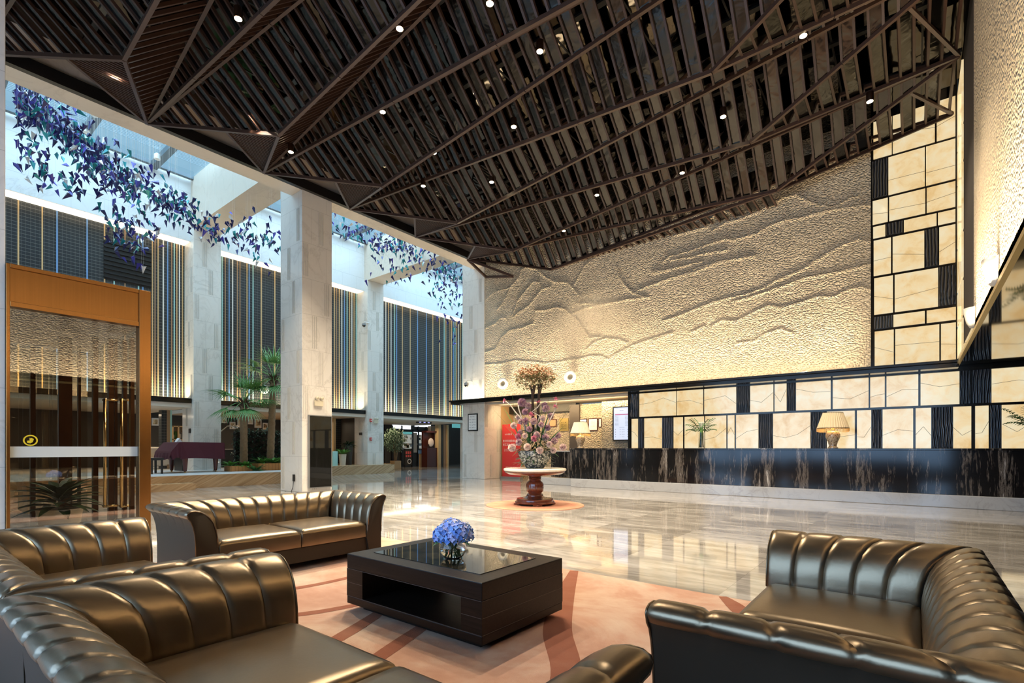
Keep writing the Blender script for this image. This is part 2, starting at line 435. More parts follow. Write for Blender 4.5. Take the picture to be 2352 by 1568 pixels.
    t.p(Base_Color=t.ramp(n, [(.35, (.10,.05,.03)), (.46, (.70,.55,.30)), (.6, (.78,.72,.58))]), Roughness=.4); M['picture'] = t.mat
build_materials()
import numpy as np
XB, XR = -12.3, 0.70            # lobby: inner face of the long beam, right wall
YW = 13.95                      # textured desk wall
ZL = 2.87                       # ledge / mezzanine level
XF, XFC = -20.1, -19.3          # striped far wall, its column faces
ZT = 10.4                       # skylight level
ZM = 8.55                       # mirror ceiling

# ---------------- floor
struct(MB().box(-30, 8, -6, 28, -.12, 0).build('floor', M['floor']))

# ---------------- long beam and columns on the lobby edge
b = MB().box(-12.83, XB, -1.2, 14.6, 7.77, ZT)
struct(b.build('beam', M['beam']))
struct(MB().box(XB-.02, XB+.10, 1.0, 13.9, 7.765, 8.0).build('trim_1', M['fascia']))

def column(name, x0, x1, y0, y1, z1, flutes=()):
    c = struct(MB().box(x0, x1, y0, y1, 0, z1).build(name, M['marble'], bevel=.008))
    fb = MB()
    k = 0; z = .0
    while z < z1 - .5:
        for face in ('y', 'x'):
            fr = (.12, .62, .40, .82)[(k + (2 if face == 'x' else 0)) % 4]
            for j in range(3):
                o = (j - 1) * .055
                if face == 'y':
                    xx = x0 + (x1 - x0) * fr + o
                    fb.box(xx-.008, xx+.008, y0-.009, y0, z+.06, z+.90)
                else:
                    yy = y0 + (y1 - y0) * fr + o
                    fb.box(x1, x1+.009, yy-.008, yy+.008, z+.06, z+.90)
        z += .92; k += 1
    fb.build('flutes', M['flute'], c)
    return c
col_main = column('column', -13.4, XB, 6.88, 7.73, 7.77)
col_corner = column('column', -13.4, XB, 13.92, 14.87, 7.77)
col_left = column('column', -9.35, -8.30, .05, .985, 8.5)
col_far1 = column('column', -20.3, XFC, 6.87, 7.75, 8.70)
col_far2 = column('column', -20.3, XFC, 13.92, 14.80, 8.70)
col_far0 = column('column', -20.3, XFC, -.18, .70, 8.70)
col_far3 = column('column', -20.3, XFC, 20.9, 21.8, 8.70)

MB().box(-13.4, -12.83, 6.88, 7.73, 7.77, 8.75).build('column_head', M['marble'], col_main)
MB().box(-13.4, -12.83, 13.92, 14.87, 7.77, 8.75).build('column_head', M['marble'], col_corner)

# ---------------- atrium: striped far wall, upper cladding, cross beams, skylight
w = struct(MB().box(XF-.2, XF, -4, 26, ZL-.15, 8.45).build('wall_far', M['mosaic']))
struct(MB().box(XF-.2, XFC-.25, -4, 26, 8.25, ZT).build('wall_far_upper', M['marble_up']))
# stripes
stripes = {k: MB() for k in ('gold','blue','aqua','white','brown')}
def stripe(px, col, wd=.05):
    p = atx(px, 800, XF); stripes[col].box(XF, XF+.012, p.y-wd/2, p.y+wd/2, ZL-.05, 8.25)
for px, c in ((42,'gold'),(97,'gold'),(131,'blue'),(200,'blue'),(240,'gold'),(262,'aqua'),(287,'brown'),(318,'aqua'),(328,'blue'),(350,'gold'),(356,'brown'),(363,'gold'),(375,'white'),(385,'blue'),(394,'brown'),(400,'aqua'),(406,'gold'),(412,'white'),(419,'gold'),(425,'aqua'),
              (510,'aqua'),(517,'brown'),(526,'blue'),(534,'white'),(545,'brown'),(551,'brown'),(567,'gold'),(572,'blue'),(581,'aqua'),(600,'gold'),(631,'gold'),
              (768,'gold'),(773,'brown'),(779,'gold'),(785,'white'),(791,'blue'),(797,'aqua'),(803,'gold'),(808,'white'),(813,'gold'),(818,'aqua'),
              (886,'white'),(892,'gold'),(898,'white'),(906,'aqua'),(911,'blue'),(924,'gold'),(942,'gold'),(959,'blue'),(979,'blue'),(994,'gold'),(1009,'gold'),(1020,'aqua'),(1024,'gold'),(1033,'brown'),(1037,'gold'),(1041,'blue'),(1045,'aqua'),(1049,'gold'),(1053,'white'),(1057,'gold'),(1062,'aqua')):
    stripe(px, c, .034 if px < 600 else .042)
for k, mb in stripes.items(): mb.build(k + '_stripes', M['str_' + k], w)
# emissive plates standing in for the light-washed cove underside at the head of each bay and the ledge at its foot
for i, (y0, y1) in enumerate(((.75, 6.85), (7.8, 13.9), (14.85, 20.9))):
    struct(MB().box(XF+.03, XFC-.30, y0, y1, 8.225, 8.248).build('trim_cove', M['cove']))
    struct(MB().box(XF-.1, XFC-.12, y0, y1, ZL-.19, ZL-.03).build('trim_ledge', M['blackmetal']))
    struct(MB().box(XF-4.6, XFC-.16, y0-.1, y1+.1, ZL-.34, ZL-.20).build('ceiling_mezzanine', M['soffit_white']))
for (y0, y1) in ((6.87, 7.75), (13.92, 14.8), (-.18, .7)):
    struct(MB().box(XF+.5, -12.83, y0, y1, 8.70, ZT).build('cross_beam', M['beam']))
struct(MB().box(-21, -12.3, -4.2, -4, 0, ZT).build('wall_atrium_near', M['marble_up']))
struct(MB().box(-26, -12.3, 26, 26.2, 0, ZT).build('wall_atrium_end', M['marble_up']))
struct(MB().box(-12.3, -12.1, 15.9, 26, 0, ZT).build('wall_atrium_side', M['marble_up']))
struct(MB().box(-12.83, XB, 14.6, 26, 7.77, ZT).build('beam', M['beam']))
# skylight bays
sk = struct(MB().box(XFC-.2, -12.83, -3.9, 25.9, ZT+.03, ZT+.05).build('window_1', M['skypane']))
sf = MB()
for y in (-3.8, -1.6, .2, 2.05, 3.92, 5.76, 7.3, 9.2, 11.05, 12.9, 14.7, 16.6, 18.4, 20.3, 22.2, 24.0):
    sf.box(XFC-.2, -12.83, y-.10, y+.10, ZT-.14, ZT+.03)
for x in (-19.35, -16.6, -14.0):
    sf.box(x-.07, x+.07, -3.9, 25.9, ZT-.10, ZT+.02)
sf.build('mullions', M['steel'], sk)
gr = MB()
for k in range(60):
    x = -19.0 + k*.09
    gr.box(x, x+.012, -3.9, 25.9, ZT+.30, ZT+.312)
gr.build('shading_wires', M['steel'], sk)

# ---------------- textured relief wall behind the desk
X0, X1, Z0, Z1 = XB-.02, aty(2000, 500, YW).x, ZL-.1, ZM+.05
step = .02
nx, nz = int((X1-X0)/step)+1, int((Z1-Z0)/step)+1
gx, gz = np.meshgrid(np.linspace(X0, X1, nx), np.linspace(Z0, Z1, nz))
hgt = np.zeros_like(gx)
A4 = [[(60,350),(130,280),(280,240),(370,130),(380,80),(430,50),(520,70),(600,140),(680,185),(800,190),(850,240),(910,310),(900,360)],
 [(160,440),(220,370),(260,290),(290,220),(360,150)],[(290,500),(320,440),(350,350),(400,290),(450,230),(490,180),(550,190),(560,250)],
 [(310,500),(370,450),(450,400),(510,320),(570,250),(640,230)],[(60,600),(150,560),(190,510),(240,510)],
 [(60,820),(150,790),(200,690),(280,620),(380,600),(490,560),(510,440),(600,440),(700,410),(780,430),(830,480),(900,540),(950,620),(1000,690),(1100,680)],
 [(850,470),(960,420),(1080,390),(1200,370),(1350,340),(1530,320)],[(880,380),(1000,380),(1080,390)],[(970,790),(1050,720),(1150,690),(1250,700),(1340,730)],
 [(60,930),(200,920),(330,890),(450,900),(600,915),(720,905),(830,880),(900,880),(1000,850),(1100,850),(1170,880),(1220,840),(1300,800),(1400,750),(1550,700),(1740,640)],
 [(860,210),(900,140),(960,30),(1010,0)],[(1250,50),(1260,130),(1330,230),(1400,290),(1500,320)],
 [(1390,290),(1500,230),(1620,190),(1750,140),(1900,110),(2050,50),(2150,10)],[(1570,100),(1650,90),(1750,70)]]
A5 = [[(170,430),(350,385),(430,360)],[(440,310),(520,260),(590,230),(700,260)],
 [(490,390),(600,320),(700,300),(850,240),(960,180),(1060,120),(1180,95),(1250,140),(1350,180),(1480,200),(1600,130),(1680,105)],
 [(80,650),(130,600),(300,560),(400,520),(580,460),(680,460),(850,410),(950,350),(1090,300),(1200,290),(1330,250),(1450,220),(1600,200),(1770,180)],
 [(150,630),(300,610),(450,570),(600,550)],[(0,720),(100,710),(250,680),(400,640)],[(0,830),(100,790),(250,750),(380,690),(500,650),(620,630),(830,595)],
 [(80,1130),(200,1090),(350,1030),(500,970),(620,940),(760,910),(900,860),(1000,800),(1120,750),(1240,700),(1320,640),(1420,580),(1550,510),(1680,460),(1770,480)],
 [(650,970),(800,930),(950,880),(1100,830),(1250,770),(1420,745),(1550,720),(1700,680),(1780,665)],
 [(480,1170),(560,1120),(680,1130),(760,1090),(850,1040),(950,1000),(1050,1020),(1200,980),(1340,930),(1480,930),(1600,870),(1700,850),(1780,870)],
 [(690,1310),(830,1290),(920,1230),(1050,1190),(1150,1230)],[(310,1220),(420,1170)],[(0,1290),(150,1230)]]
lines = [[(1100+a/3.92, 600+c/3.92) for a, c in l] for l in A4] + [[(1500+a/3.563, 420+c/3.563) for a, c in l] for l in A5]
for l in lines:
    q = [aty(a, c, YW) for a, c in l]
    best = np.full(gx.shape, 9.0); sgn = np.zeros(gx.shape)
    for p0, p1 in zip(q[:-1], q[1:]):
        dx, dz = p1.x-p0.x, p1.z-p0.z; L2 = dx*dx+dz*dz
        t = np.clip(((gx-p0.x)*dx+(gz-p0.z)*dz)/L2, 0, 1)
        ox, oz = gx-(p0.x+t*dx), gz-(p0.z+t*dz)
        d = np.hypot(ox, oz); cr = (dx*oz-dz*ox)
        s = np.where(dx >= 0, np.sign(cr), -np.sign(cr))
        m = d < best; best = np.where(m, d, best); sgn = np.where(m, s, sgn)
    up = np.where(sgn > 0, best/.030, best/.036)
    hgt = np.maximum(hgt, .021*np.exp(-up*up))
ph = np.sin(gx*3.1+np.sin(gz*2.3)*1.7)*np.sin(gz*2.7+gx*.9)
yy = YW - hgt - .003*(ph+1)
me = bpy.data.meshes.new('wall_desk')
verts = np.stack([gx, yy, gz], -1).reshape(-1, 3)
idx = np.arange(nx*nz).reshape(nz, nx)
faces = np.stack([idx[:-1,:-1], idx[:-1,1:], idx[1:,1:], idx[1:,:-1]], -1).reshape(-1, 4)
me.from_pydata(verts.tolist(), [], faces.tolist()); me.materials.append(M['plaster'])
me.polygons.foreach_set('use_smooth', [True]*len(me.polygons))
wd = bpy.data.objects.new('wall_desk', me); COL.objects.link(wd); struct(wd)
bk = MB().box(X0, X1, YW+.03, YW+.2, Z0, Z1); bk.build('wall_core', M['marble_up'], wd)

# ---------------- right wall above the overhang, soffit, trims
wr = struct(MB().box(XR, XR+.25, -3, 10.28, ZL, ZM+.05).build('wall_right', M['plaster']))
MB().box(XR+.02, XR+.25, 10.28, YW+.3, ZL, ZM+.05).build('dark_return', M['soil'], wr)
struct(MB().box(XR-.03, XR+.02, -3, YW, ZL-.05, ZL).build('trim_soffit_edge', M['gold']))
struct(MB().box(XR, 7.0, -3, 14.0, ZL-.04, ZL+.15).build('soffit', M['bronze_mirror']))
we = MB(); YE = -3.2
we.box(XB, 7.0, YE-.2, YE, 4.8, ZM+.1); we.box(XB, 7.0, YE-.2, YE, 0, .10); we.box(XB, -9.6, YE-.2, YE, .10, 4.8); we.box(1.2, 7.0, YE-.2, YE, .10, 4.8)
struct(we.build('wall_entrance', M['marble']))
wn2 = struct(MB().box(-9.6, 1.2, YE-.11, YE-.10, .10, 4.8).build('window_2', M['skypane']))
wm = MB()
for k in range(7): wm.box(-9.6+k*1.8-.04, -9.6+k*1.8+.04, YE-.16, YE-.04, .10, 4.8)
wm.box(-9.6, 1.2, YE-.15, YE-.05, 2.75, 2.85)
wm.build('mullions', M['darkbronze'], wn2)
struct(MB().box(6.8, 7.0, -3, 14.2, 0, ZL).build('wall_side', M['darkbronze']))
# ledge over the desk
lg = MB()
lg.box(-13.62, XR+.0, 13.40, YW+.01, ZL-.02, ZL+.035)
lg.box(-13.58, XR+.0, 13.46, YW+.05, ZL-.11, ZL-.02)
struct(lg.build('trim_ledge', M['blackmetal'], bevel=.006))

# ---------------- mirror ceiling above the slats
cm = struct(MB().box(XB, XR+.2, -3, YW+.2, ZM, ZM+.15).build('ceiling', M['ceilmirror']))
rib = MB()
for k in range(9):
    y = -1.0 + k*1.7
    rib.box(XB, XR, y, y+.10, ZM-.04, ZM)
for k in range(10):
    x = -11.6 + k*1.3
    rib.box(x, x+.03, -3, YW, ZM-.01, ZM)
rib.build('joint_strips', M['fascia'], cm)

# ---------------- backlit stone wall behind the desk
YP = 14.0
def px_x(X): return aty(1400 + X/2.4706, 960, YP).x
pw = thing('backlit_panel_wall', 'glowing yellow alabaster panel wall in two rows behind the black reception counter', 'wall panels', (0, YP, 0), kind='thing')
rows = [  # (z0, z1, panels, dark strips) in crop columns
 (2.055, 2.73, [(172,378),(384,532),(540,720),(800,930),(938,1005),(1060,1255),(1268,1470),(1480,1562),(1572,1752),(1765,1985),(2168,2480),(2500,2800)], [(118,165),(722,795),(1008,1055),(1990,2045),(2062,2162)]),
 (.95, 2.0, [(128,162),(200,298),(366,417),(428,537),(545,663),(672,710),(720,845),(930,1140),(1235,1392),(1405,1485),(1550,1723),(1737,1825),(1950,2052),(2075,2150),(2225,2400),(2415,2640)], [(167,195),(302,362),(848,925),(1143,1232),(1490,1545),(1830,1945),(2160,2220)])]
xl, xr2 = px_x(116), 6.8
MB().box(xl, xr2, YP, YP+.12, 0, 2.95).build('backing_frame', M['blackmetal'], pw)
et = MB()
for z0, z1, ps, ds in rows:
    for a, c in ps:
        MB().box(px_x(a), px_x(c), YP-.035, YP, z0, z1).build('stone_panel', M['alab'], pw)
        xa, xc = px_x(a), px_x(c); zm = (z0*.45+z1*.55)
        n = 3 if (xc-xa) > .8 else 2
        zs = [zm + rng.uniform(-.16, .16) for _ in range(n+1)]
        for i in range(n):
            p0 = (xa+(xc-xa)*i/n, YP-.037, zs[i]); p1 = (xa+(xc-xa)*(i+1)/n, YP-.037, zs[i+1])
            et.bar(p0, p1, .004, .006)
    for a, c in ds:
        MB().box(px_x(a), px_x(c), YP-.05, YP, z0, z1).build('wavy_glass_strip', M['waveglass'], pw)
et.build('etched_lines', M['groove'], pw)
fr = MB()
fr.box(xl-.03, xl+.03, YP-.07, YP, .95, 2.78); fr.box(xl, xr2, YP-.06, YP, 2.005, 2.05); fr.box(xl, xr2, YP-.06, YP, 2.735, 2.80)
fr.build('black_rails', M['blackmetal'], pw)

# tall strip of panels up to the ceiling
def tx(X): return aty(1900 + X/1.741, 560, YW).x
tw = thing('backlit_panel_column', 'tall strip of glowing alabaster panels rising from ledge to slatted ceiling in the corner', 'wall panels', (0, YW, 0), kind='thing')
MB().box(X1, XR, YW+.01, YW+.2, ZL, ZM+.05).build('backing_frame', M['blackmetal'], tw)
zz = [8.45, 7.57, 6.69, 6.11, 5.80, 4.96, 4.09, 3.77, 2.95]
trow = [([(185,258),(262,430),(438,512)], []), ([(245,390),(395,512)], [(180,241)]), ([(182,242),(248,392),(398,512)], []), ([(184,232),(307,437),(443,512)], [(235,304)]),
        ([(186,255),(262,388),(448,512)], [(391,445)]), ([(188,263),(270,443)], [(446,513)]), ([(265,390),(398,514)], [(188,261)]), ([(190,266),(272,448),(455,514)], [])]
et = MB()
for i, (ps, ds) in enumerate(trow):
    za, zb = zz[i+1]+.03, zz[i]-.03
    for a, c in ps:
        MB().box(tx(a), tx(c), YW-.03, YW+.01, za, zb).build('stone_panel', M['alab_dim'], tw)
        if zb - za > .5:
            z1_, z2_ = za+(zb-za)*rng.uniform(.3,.55), za+(zb-za)*rng.uniform(.3,.55)
            et.bar((tx(a), YW-.032, z1_), (tx(c), YW-.032, z2_), .004, .006)
    for a, c in ds:
        MB().box(tx(a), tx(c), YW-.04, YW+.01, za, zb).build('wavy_glass_strip', M['waveglass'], tw)
et.build('etched_lines', M['groove'], tw)
# return of the strip on the right wall
zs = [8.4, 7.2, 6.5, 5.2, 4.3, 3.6, 2.95]
rt = MB(); 
for i in range(6):
    for (ya, yb) in ((12.62, 13.2), (13.25, 13.88)):
        rt.box(XR-.01, XR+.02, ya, yb, zs[i+1]+.03, zs[i]-.03)
rt.build('return_panels', M['alab_dim'], tw)

# ---------------- niche left of the panels
YN = 15.6
XL = px_x(116)
x2, x3 = aty(1312, 960, 15.0).x, aty(1382, 960, 14.5).x
nb = struct(MB().box(XB, x2, YN, YN+.2, 0, ZL).build('wall_niche', M['plaster']))
MB().box(x2, x3, 15.0, YN+.2, 0, 2.62).build('middle_pier', M['plaster'], nb)
MB().box(x3, XL-.02, 14.5, YN+.2, 0, 2.62).build('screen_pier', M['plaster'], nb)
MB().box(x2-.03, x2+.36, 14.93, 15.0, 0, 2.62).build('shade_edge', M['groove'], nb)  # dark slab stands in for the shade on the pier's side
MB().box(XB, XL, YW+.06, YN+.1, 2.72, ZL).build('niche_ceiling', M['soffit_white'], nb)
MB().box(XB-.2, XB+.02, 14.87, 15.9, 0, ZL).build('warm_side_panel', M['pale_wood'], nb)
MB().box(XB, XB+3.0, YN-.25, YN, 2.45, 2.72).build('dark_valance', M['fascia'], nb)
# ---------------- folded slatted ceiling hung under the mirror
dY = 2.37
Pk = lambda k: Vector((XB+.04, 3.51 + dY*(k-1), 7.76))
Rk = lambda k: Vector((-9.33, min(2.38 + dY*k, YW-.06), 7.0))
Sk = lambda k: Vector((-2.50, 3.51 + dY*(k-1), 7.08))
Qk = lambda k: Vector((.62, min(2.38 + dY*k + .04, YW-.06), 8.05))
sc_ = thing('slatted_ceiling', 'folded dark brown slatted canopy zigzagging under the mirror ceiling of the lobby', 'ceiling', (0, 0, 7.0), kind='thing')
STEP = .19
def slat_panel(A, Bp, Cc, name='slats', step=STEP, w=.036, h=.050):
    mb = MB(); gl = MB(); prev = None; tri = [A, Bp, Cc]
    xs = [p.x for p in tri]
    k0, k1 = math.ceil((min(xs)+.02)/step), math.floor((max(xs)-.02)/step)
    nrm = (Bp-A).cross(Cc-A).normalized()
    if nrm.z < 0: nrm = -nrm
    for k in range(k0, k1+1):
        x = k*step; pts = []
        for i in range(3):
            a, c = tri[i], tri[(i+1) % 3]
            if (a.x-x)*(c.x-x) < 0:
                t = (x-a.x)/(c.x-a.x); pts.append(a+(c-a)*t)
        if len(pts) == 2 and (pts[0]-pts[1]).length > .08:
            if pts[0].y > pts[1].y: pts.reverse()
            mb.bar(pts[0]+nrm*h/2, pts[1]+nrm*h/2, w, h, up=nrm)
            if prev is not None and k % 2 == 0 and step > .1:
                o = nrm*(h-.004); q = [prev[0]+o, pts[0]+o, pts[1]+o, prev[1]+o]; q2 = [v+nrm*.006 for v in q]
                gl.add(q+q2, [(0,1,2,3),(4,7,6,5),(0,4,5,1),(1,5,6,2),(2,6,7,3),(3,7,4,0)])
            prev = pts
    if gl.v: gl.build('glass_strips', M['canopyglass'], sc_, recalc=False)
    if mb.v: mb.build(name, M['slat'], sc_, recalc=False)
def beam(a, c, w=.055, h=.065, name='fold_beam'):
    mb = MB(); L = (c-a).length; n = max(1, round(L/2.2)); d = (c-a)/n
    for i in range(n):
        g = d.normalized()*.006
        mb.bar(a+d*i+g, a+d*(i+1)-g, w, h)
    mb.build(name, M['slatbeam'], sc_, recalc=False)
for k in range(0, 6):
    P, R, S, Q = Pk(k), Rk(k), Sk(k), Qk(k)
    if k > 0:
        Rp, Qp = Rk(k-1), Qk(k-1)
        slat_panel(Rp, P, Qp); slat_panel(P, S, Qp)
        beam(Rp, P); beam(P, Qp); beam(S, Qp)
        T = S + (Qp-S)*.78
        slat_panel(S, T, Q); slat_panel(T, Qp, Q); beam(T, Q, .05, .055)
        T2 = Pk(k-1) + (Rp-Pk(k-1))*.62
        slat_panel(T2, Rp, P, step=.095, w=.03)
        beam(T2, P, .05, .06)
    slat_panel(P, S, Q); slat_panel(P, R, Q)
    beam(P, R); beam(P, S); beam(R, Q); beam(S, Q); beam(P, Q, .05, .06)
# edge frames where the canopy meets the walls
beam(Pk(5), Rk(5)); beam(Rk(5), Sk(5)); beam(Sk(5), Qk(5))
slat_panel(Rk(5), Sk(5)+Vector((0,.85,.0)), Sk(5))
# small gusset frame against the wall beside the corner column
gf = MB(); a, c, e = Pk(5)+Vector((0,0,-.02)), Vector((XB+.1, YW-.05, 7.35)), Rk(5)+Vector((-1.6,-.02,.10))
gf.bar(a, e, .06, .08); gf.bar(a, c, .06, .08); gf.bar(c, e, .06, .08)
gf.build('gusset_frame', M['slatbeam'], sc_, recalc=False)

# ---------------- recessed spotlights in the canopy
spots = [(268,157),(547,43),(577,249),(918,66),(668,349),(879,257),(1125,8),(1240,118),(972,427),(997,351),(1129,418),(1180,291),(1295,530),(1371,448),(1661,268),(1845,82),(1998,233),(1567,397)]
first = None
for i, (px, py) in enumerate(spots):
    p = atz(px, py, 7.42)
    if p.y > 12.6: p = aty(px, py, 12.3)
    if first is None:
        root = thing('ceiling_spotlight', 'small lit warm spotlight set among the brown ceiling slats', 'spotlight', p, group='warm spotlights in the slatted ceiling')
        MB().lathe([(.035,.16),(.06,.16),(.06,.01),(.055,.0)], p, 20).build('housing', M['darkbronze'], root, smooth=True, sharp=40)
        MB().lathe([(.0005,.0),(.05,.0),(.05,.012)], p+Vector((0,0,-.006)), 20).build('lens', M['lampglow'], root)
        first = root
    else:
        root = copy_tree(first); root.location = p
    light('spot', 'SPOT', p+Vector((0,0,-.05)), (420 if p.y > 11.0 else 900), (1,.85,.64), target=p+Vector((0,0,-5)), spot_size=math.radians(100), spot_blend=.7, shadow_soft_size=.05)
# ---------------- leather sofas: local frame, back along x at y=0, seat towards +y
SW, SD = 1.94, .95
PROF = [(0,.20),(0,.27),(.002,.34),(.006,.41),(.016,.47),(.035,.53),(.062,.575),(.098,.61),(.138,.635),(.18,.647),(.218,.645),(.243,.632),(.253,.612),(.247,.592),
        (.232,.578),(.214,.555),(.198,.51),(.187,.45),(.181,.37),(.178,.25),(.178,.06),(.03,.06)]
NCH = 15            # profile points that carry the padded channels
NRM = []
for i in range(len(PROF)):
    a, c = Vector(PROF[max(0, i-1)]), Vector(PROF[min(len(PROF)-1, i+1)])
    t = (c-a).normalized(); NRM.append(Vector((-t.y, t.x)))    # towards the seat / up
def channel_piece(pt, L0, L1, slope0, slope1, nch, nsub=10):
    """sweep PROF along s; pt(o, s, z) -> local point; ends are mitred: s runs L0+slope0*o .. L1+slope1*o"""
    mb = MB(); n = nch*nsub; NP = len(PROF)
    for i in range(n+1):
        t = i/n; ph = (t*nch) % 1.0
        g = max(0.0, math.sin(PI*ph)) ** .20 if 0 < i < n else 0.0
        for j, (o, z) in enumerate(PROF):
            amp = .012 if j < NCH else 0.0
            if j in (NCH-1, NCH): amp = .005
            f = min(1.0, j/2.0) if j < 2 else 1.0
            oo = o + NRM[j].x*(g-1)*amp*f; zz = z + NRM[j].y*(g-1)*amp*f
            s = (L0+slope0*o)*(1-t) + (L1+slope1*o)*t
            mb.v.append(tuple(pt(oo, s, zz)))
    for i in range(n):
        for j in range(NP):
            a = i*NP+j; c = i*NP+(j+1) % NP
            mb.f.append((a, c, c+NP, a+NP)); mb.m.append(1 if j >= 14 else 0)
    mb.f.append(tuple(range(NP))); mb.m.append(1)
    mb.f.append(tuple(n*NP + j for j in range(NP-1, -1, -1))); mb.m.append(1)
    return mb
def rounded_pad(x0, x1, y0, y1, z0, z1, crown=.02, r=.045):
    mb = MB(); nx_, ny_ = 14, 12
    def prof(t):  # edge roll
        return 1-(1-min(1, t))**2
    top = []
    for i in range(nx_+1):
        for j in range(ny_+1):
            u, v = i/nx_, j/ny_
            u = .5-.5*math.cos(PI*u); v = .5-.5*math.cos(PI*v)
            x, y = x0+(x1-x0)*u, y0+(y1-y0)*v
            e = min(x-x0, x1-x, y-y0, y1-y)
            k = math.sqrt(max(0, 1-(1-min(1, e/r))**2))
            z = z1-r+r*k+crown*math.sin(PI*u)*math.sin(PI*v)
            mb.v.append((x, y, z))
    W_ = ny_+1
    for i in range(nx_):
        for j in range(ny_):
            mb.f.append((i*W_+j, (i+1)*W_+j, (i+1)*W_+j+1, i*W_+j+1)); mb.m.append(0)
    ring = [i*W_ for i in range(nx_+1)] + [nx_*W_+j for j in range(1, ny_+1)] + [i*W_+ny_ for i in range(nx_-1, -1, -1)] + [j for j in range(ny_-1, 0, -1)]
    o = len(mb.v)
    for r_ in ring: mb.v.append((mb.v[r_][0], mb.v[r_][1], z0))
    m = len(ring)
    for i in range(m):
        mb.f.append((ring[i], ring[(i+1) % m], o+(i+1) % m, o+i)); mb.m.append(0)
    mb.f.append(tuple(o+i for i in range(m-1, -1, -1))); mb.m.append(0)
    return mb
def make_sofa(label):
    root = thing('leather_sofa', label, 'sofa', (0,0,0), local=True, group='bronze leather sofas around the low table')
    xi0, xi1, yi = .258, SW-.258, .258
    mats = [M['leather'], M['leather_side']]
    b = channel_piece(lambda o, s, z: (s, yi-o, z), xi0, xi1, -1, 1, 11)
    b.build('backrest', mats, root, smooth=True, world=False, sharp=60)
    a = channel_piece(lambda o, s, z: (xi0-o, s, z), yi, SD, -1, 0, 5)
    arm1 = a.build('arm', mats, root, smooth=True, world=False, sharp=60)
    a = channel_piece(lambda o, s, z: (xi1+o, s, z), yi, SD, -1, 0, 5)
    arm2 = a.build('arm', mats, root, smooth=True, world=False, sharp=60)
    for arm_x, sg, ao in ((xi0, -1, arm1), (xi1, 1, arm2)):     # piped edge of each arm front
        pts = [(arm_x+sg*(PROF[j][0]-(NRM[j].x*.012 if j < NCH-1 else 0)), SD+.001, PROF[j][1]-(NRM[j].y*.012 if j < NCH-1 else 0)) for j in range(2, 20)]
        MB().tube(pts, .004, 6).build('piping', M['leather'], ao, smooth=True, world=False)
    xm = (xi0+xi1)/2
    for x0, x1 in ((xi0+.002, xm-.004), (xm+.004, xi1-.002)):
        rounded_pad(x0, x1, yi-.01, SD-.012, .215, .375).build('seat_cushion', M['leather'], root, smooth=True, world=False, sharp=70)
    MB().box(xi0-.02, xi1+.02, .10, SD-.03, .07, .212).build('base', M['leather_side'], root, world=False, bevel=.008)
    for x in (xi0-.12, xi1+.02):
        for y in (.12, SD-.16):
            MB().box(x, x+.10, y, y+.09, 0, .068).build('foot', M['blackfoot'], root, world=False)
    return root
sofaA = make_sofa('bronze leather sofa standing beyond the black coffee table, its back to the palms and piano')
sofaA.location = (-5.40, 3.46, .012); sofaA.rotation_euler.z = -PI/2
def place(label, loc, rot):
    s = copy_tree(sofaA); s.location = loc; s.rotation_euler.z = rot; s['label'] = label; return s
sofaB = place('bronze leather sofa with its ribbed arm overlapping the sofa by the glass door', (-2.43, .25, .012), 0)
sofaD = place('bronze leather sofa mostly cut off, beside the glass door and leafy potted plant', (-4.40, .27, .012), 0)
sofaC = place('bronze leather sofa on the desk side, opposite the table, showing both arms and empty seat', (.28, 1.52, .012), PI/2)

# ---------------- rug with russet arcs
rg = MB(); rg.box(-5.9, 1.2, -.6, 4.06, 0, .012)
def arc(pts, w):
    P = [Vector((a, c, 0)) for a, c in pts]; out = []
    P = [P[0]*2-P[1]] + P + [P[-1]*2-P[-2]]
    for i in range(1, len(P)-2):
        for k in range(8):
            t = k/8; p0, p1, p2, p3 = P[i-1:i+3]
            out.append(.5*((2*p1)+(p2-p0)*t+(2*p0-5*p1+4*p2-p3)*t*t+(3*p1-p0-3*p2+p3)*t**3))
    out.append(P[-2])
    vs, fs = [], []
    for i, p in enumerate(out):
        d = (out[min(i+1, len(out)-1)]-out[max(i-1, 0)]).normalized(); s = Vector((-d.y, d.x, 0))
        ww = w*(.6+.8*math.sin(PI*i/(len(out)-1)))
        vs += [(p.x-s.x*ww/2, p.y-s.y*ww/2, .0135), (p.x+s.x*ww/2, p.y+s.y*ww/2, .0135)]
    for i in range(len(out)-1): fs.append((2*i, 2*i+1, 2*i+3, 2*i+2))
    rg.add(vs, fs, 1)
arc([(-2.47,4.05),(-2.1,3.3),(-1.75,2.67),(-1.36,2.15),(-1.1,1.5)], .13)
arc([(-2.1,1.2),(-2.27,1.68),(-2.42,2.1),(-2.7,2.9)], .075)
arc([(-2.5,1.25),(-2.67,1.67),(-2.84,2.07),(-3.2,2.8)], .075)
arc([(-3.5,1.1),(-3.34,1.7),(-3.19,2.1),(-3.0,3.1)], .06)
arc([(-1.15,4.05),(-1.0,3.85),(-.84,3.6),(-.5,3.0)], .10)
arc([(-4.6,.9),(-4.2,1.5),(-3.9,2.3),(-3.95,3.4)], .06)
rg = rg.build('lounge_rug', [M['rug'], M['rugline']], recalc=False)
tag(rg, 'large peach carpet with russet arcs lying under the coffee table and sofas', 'rug')

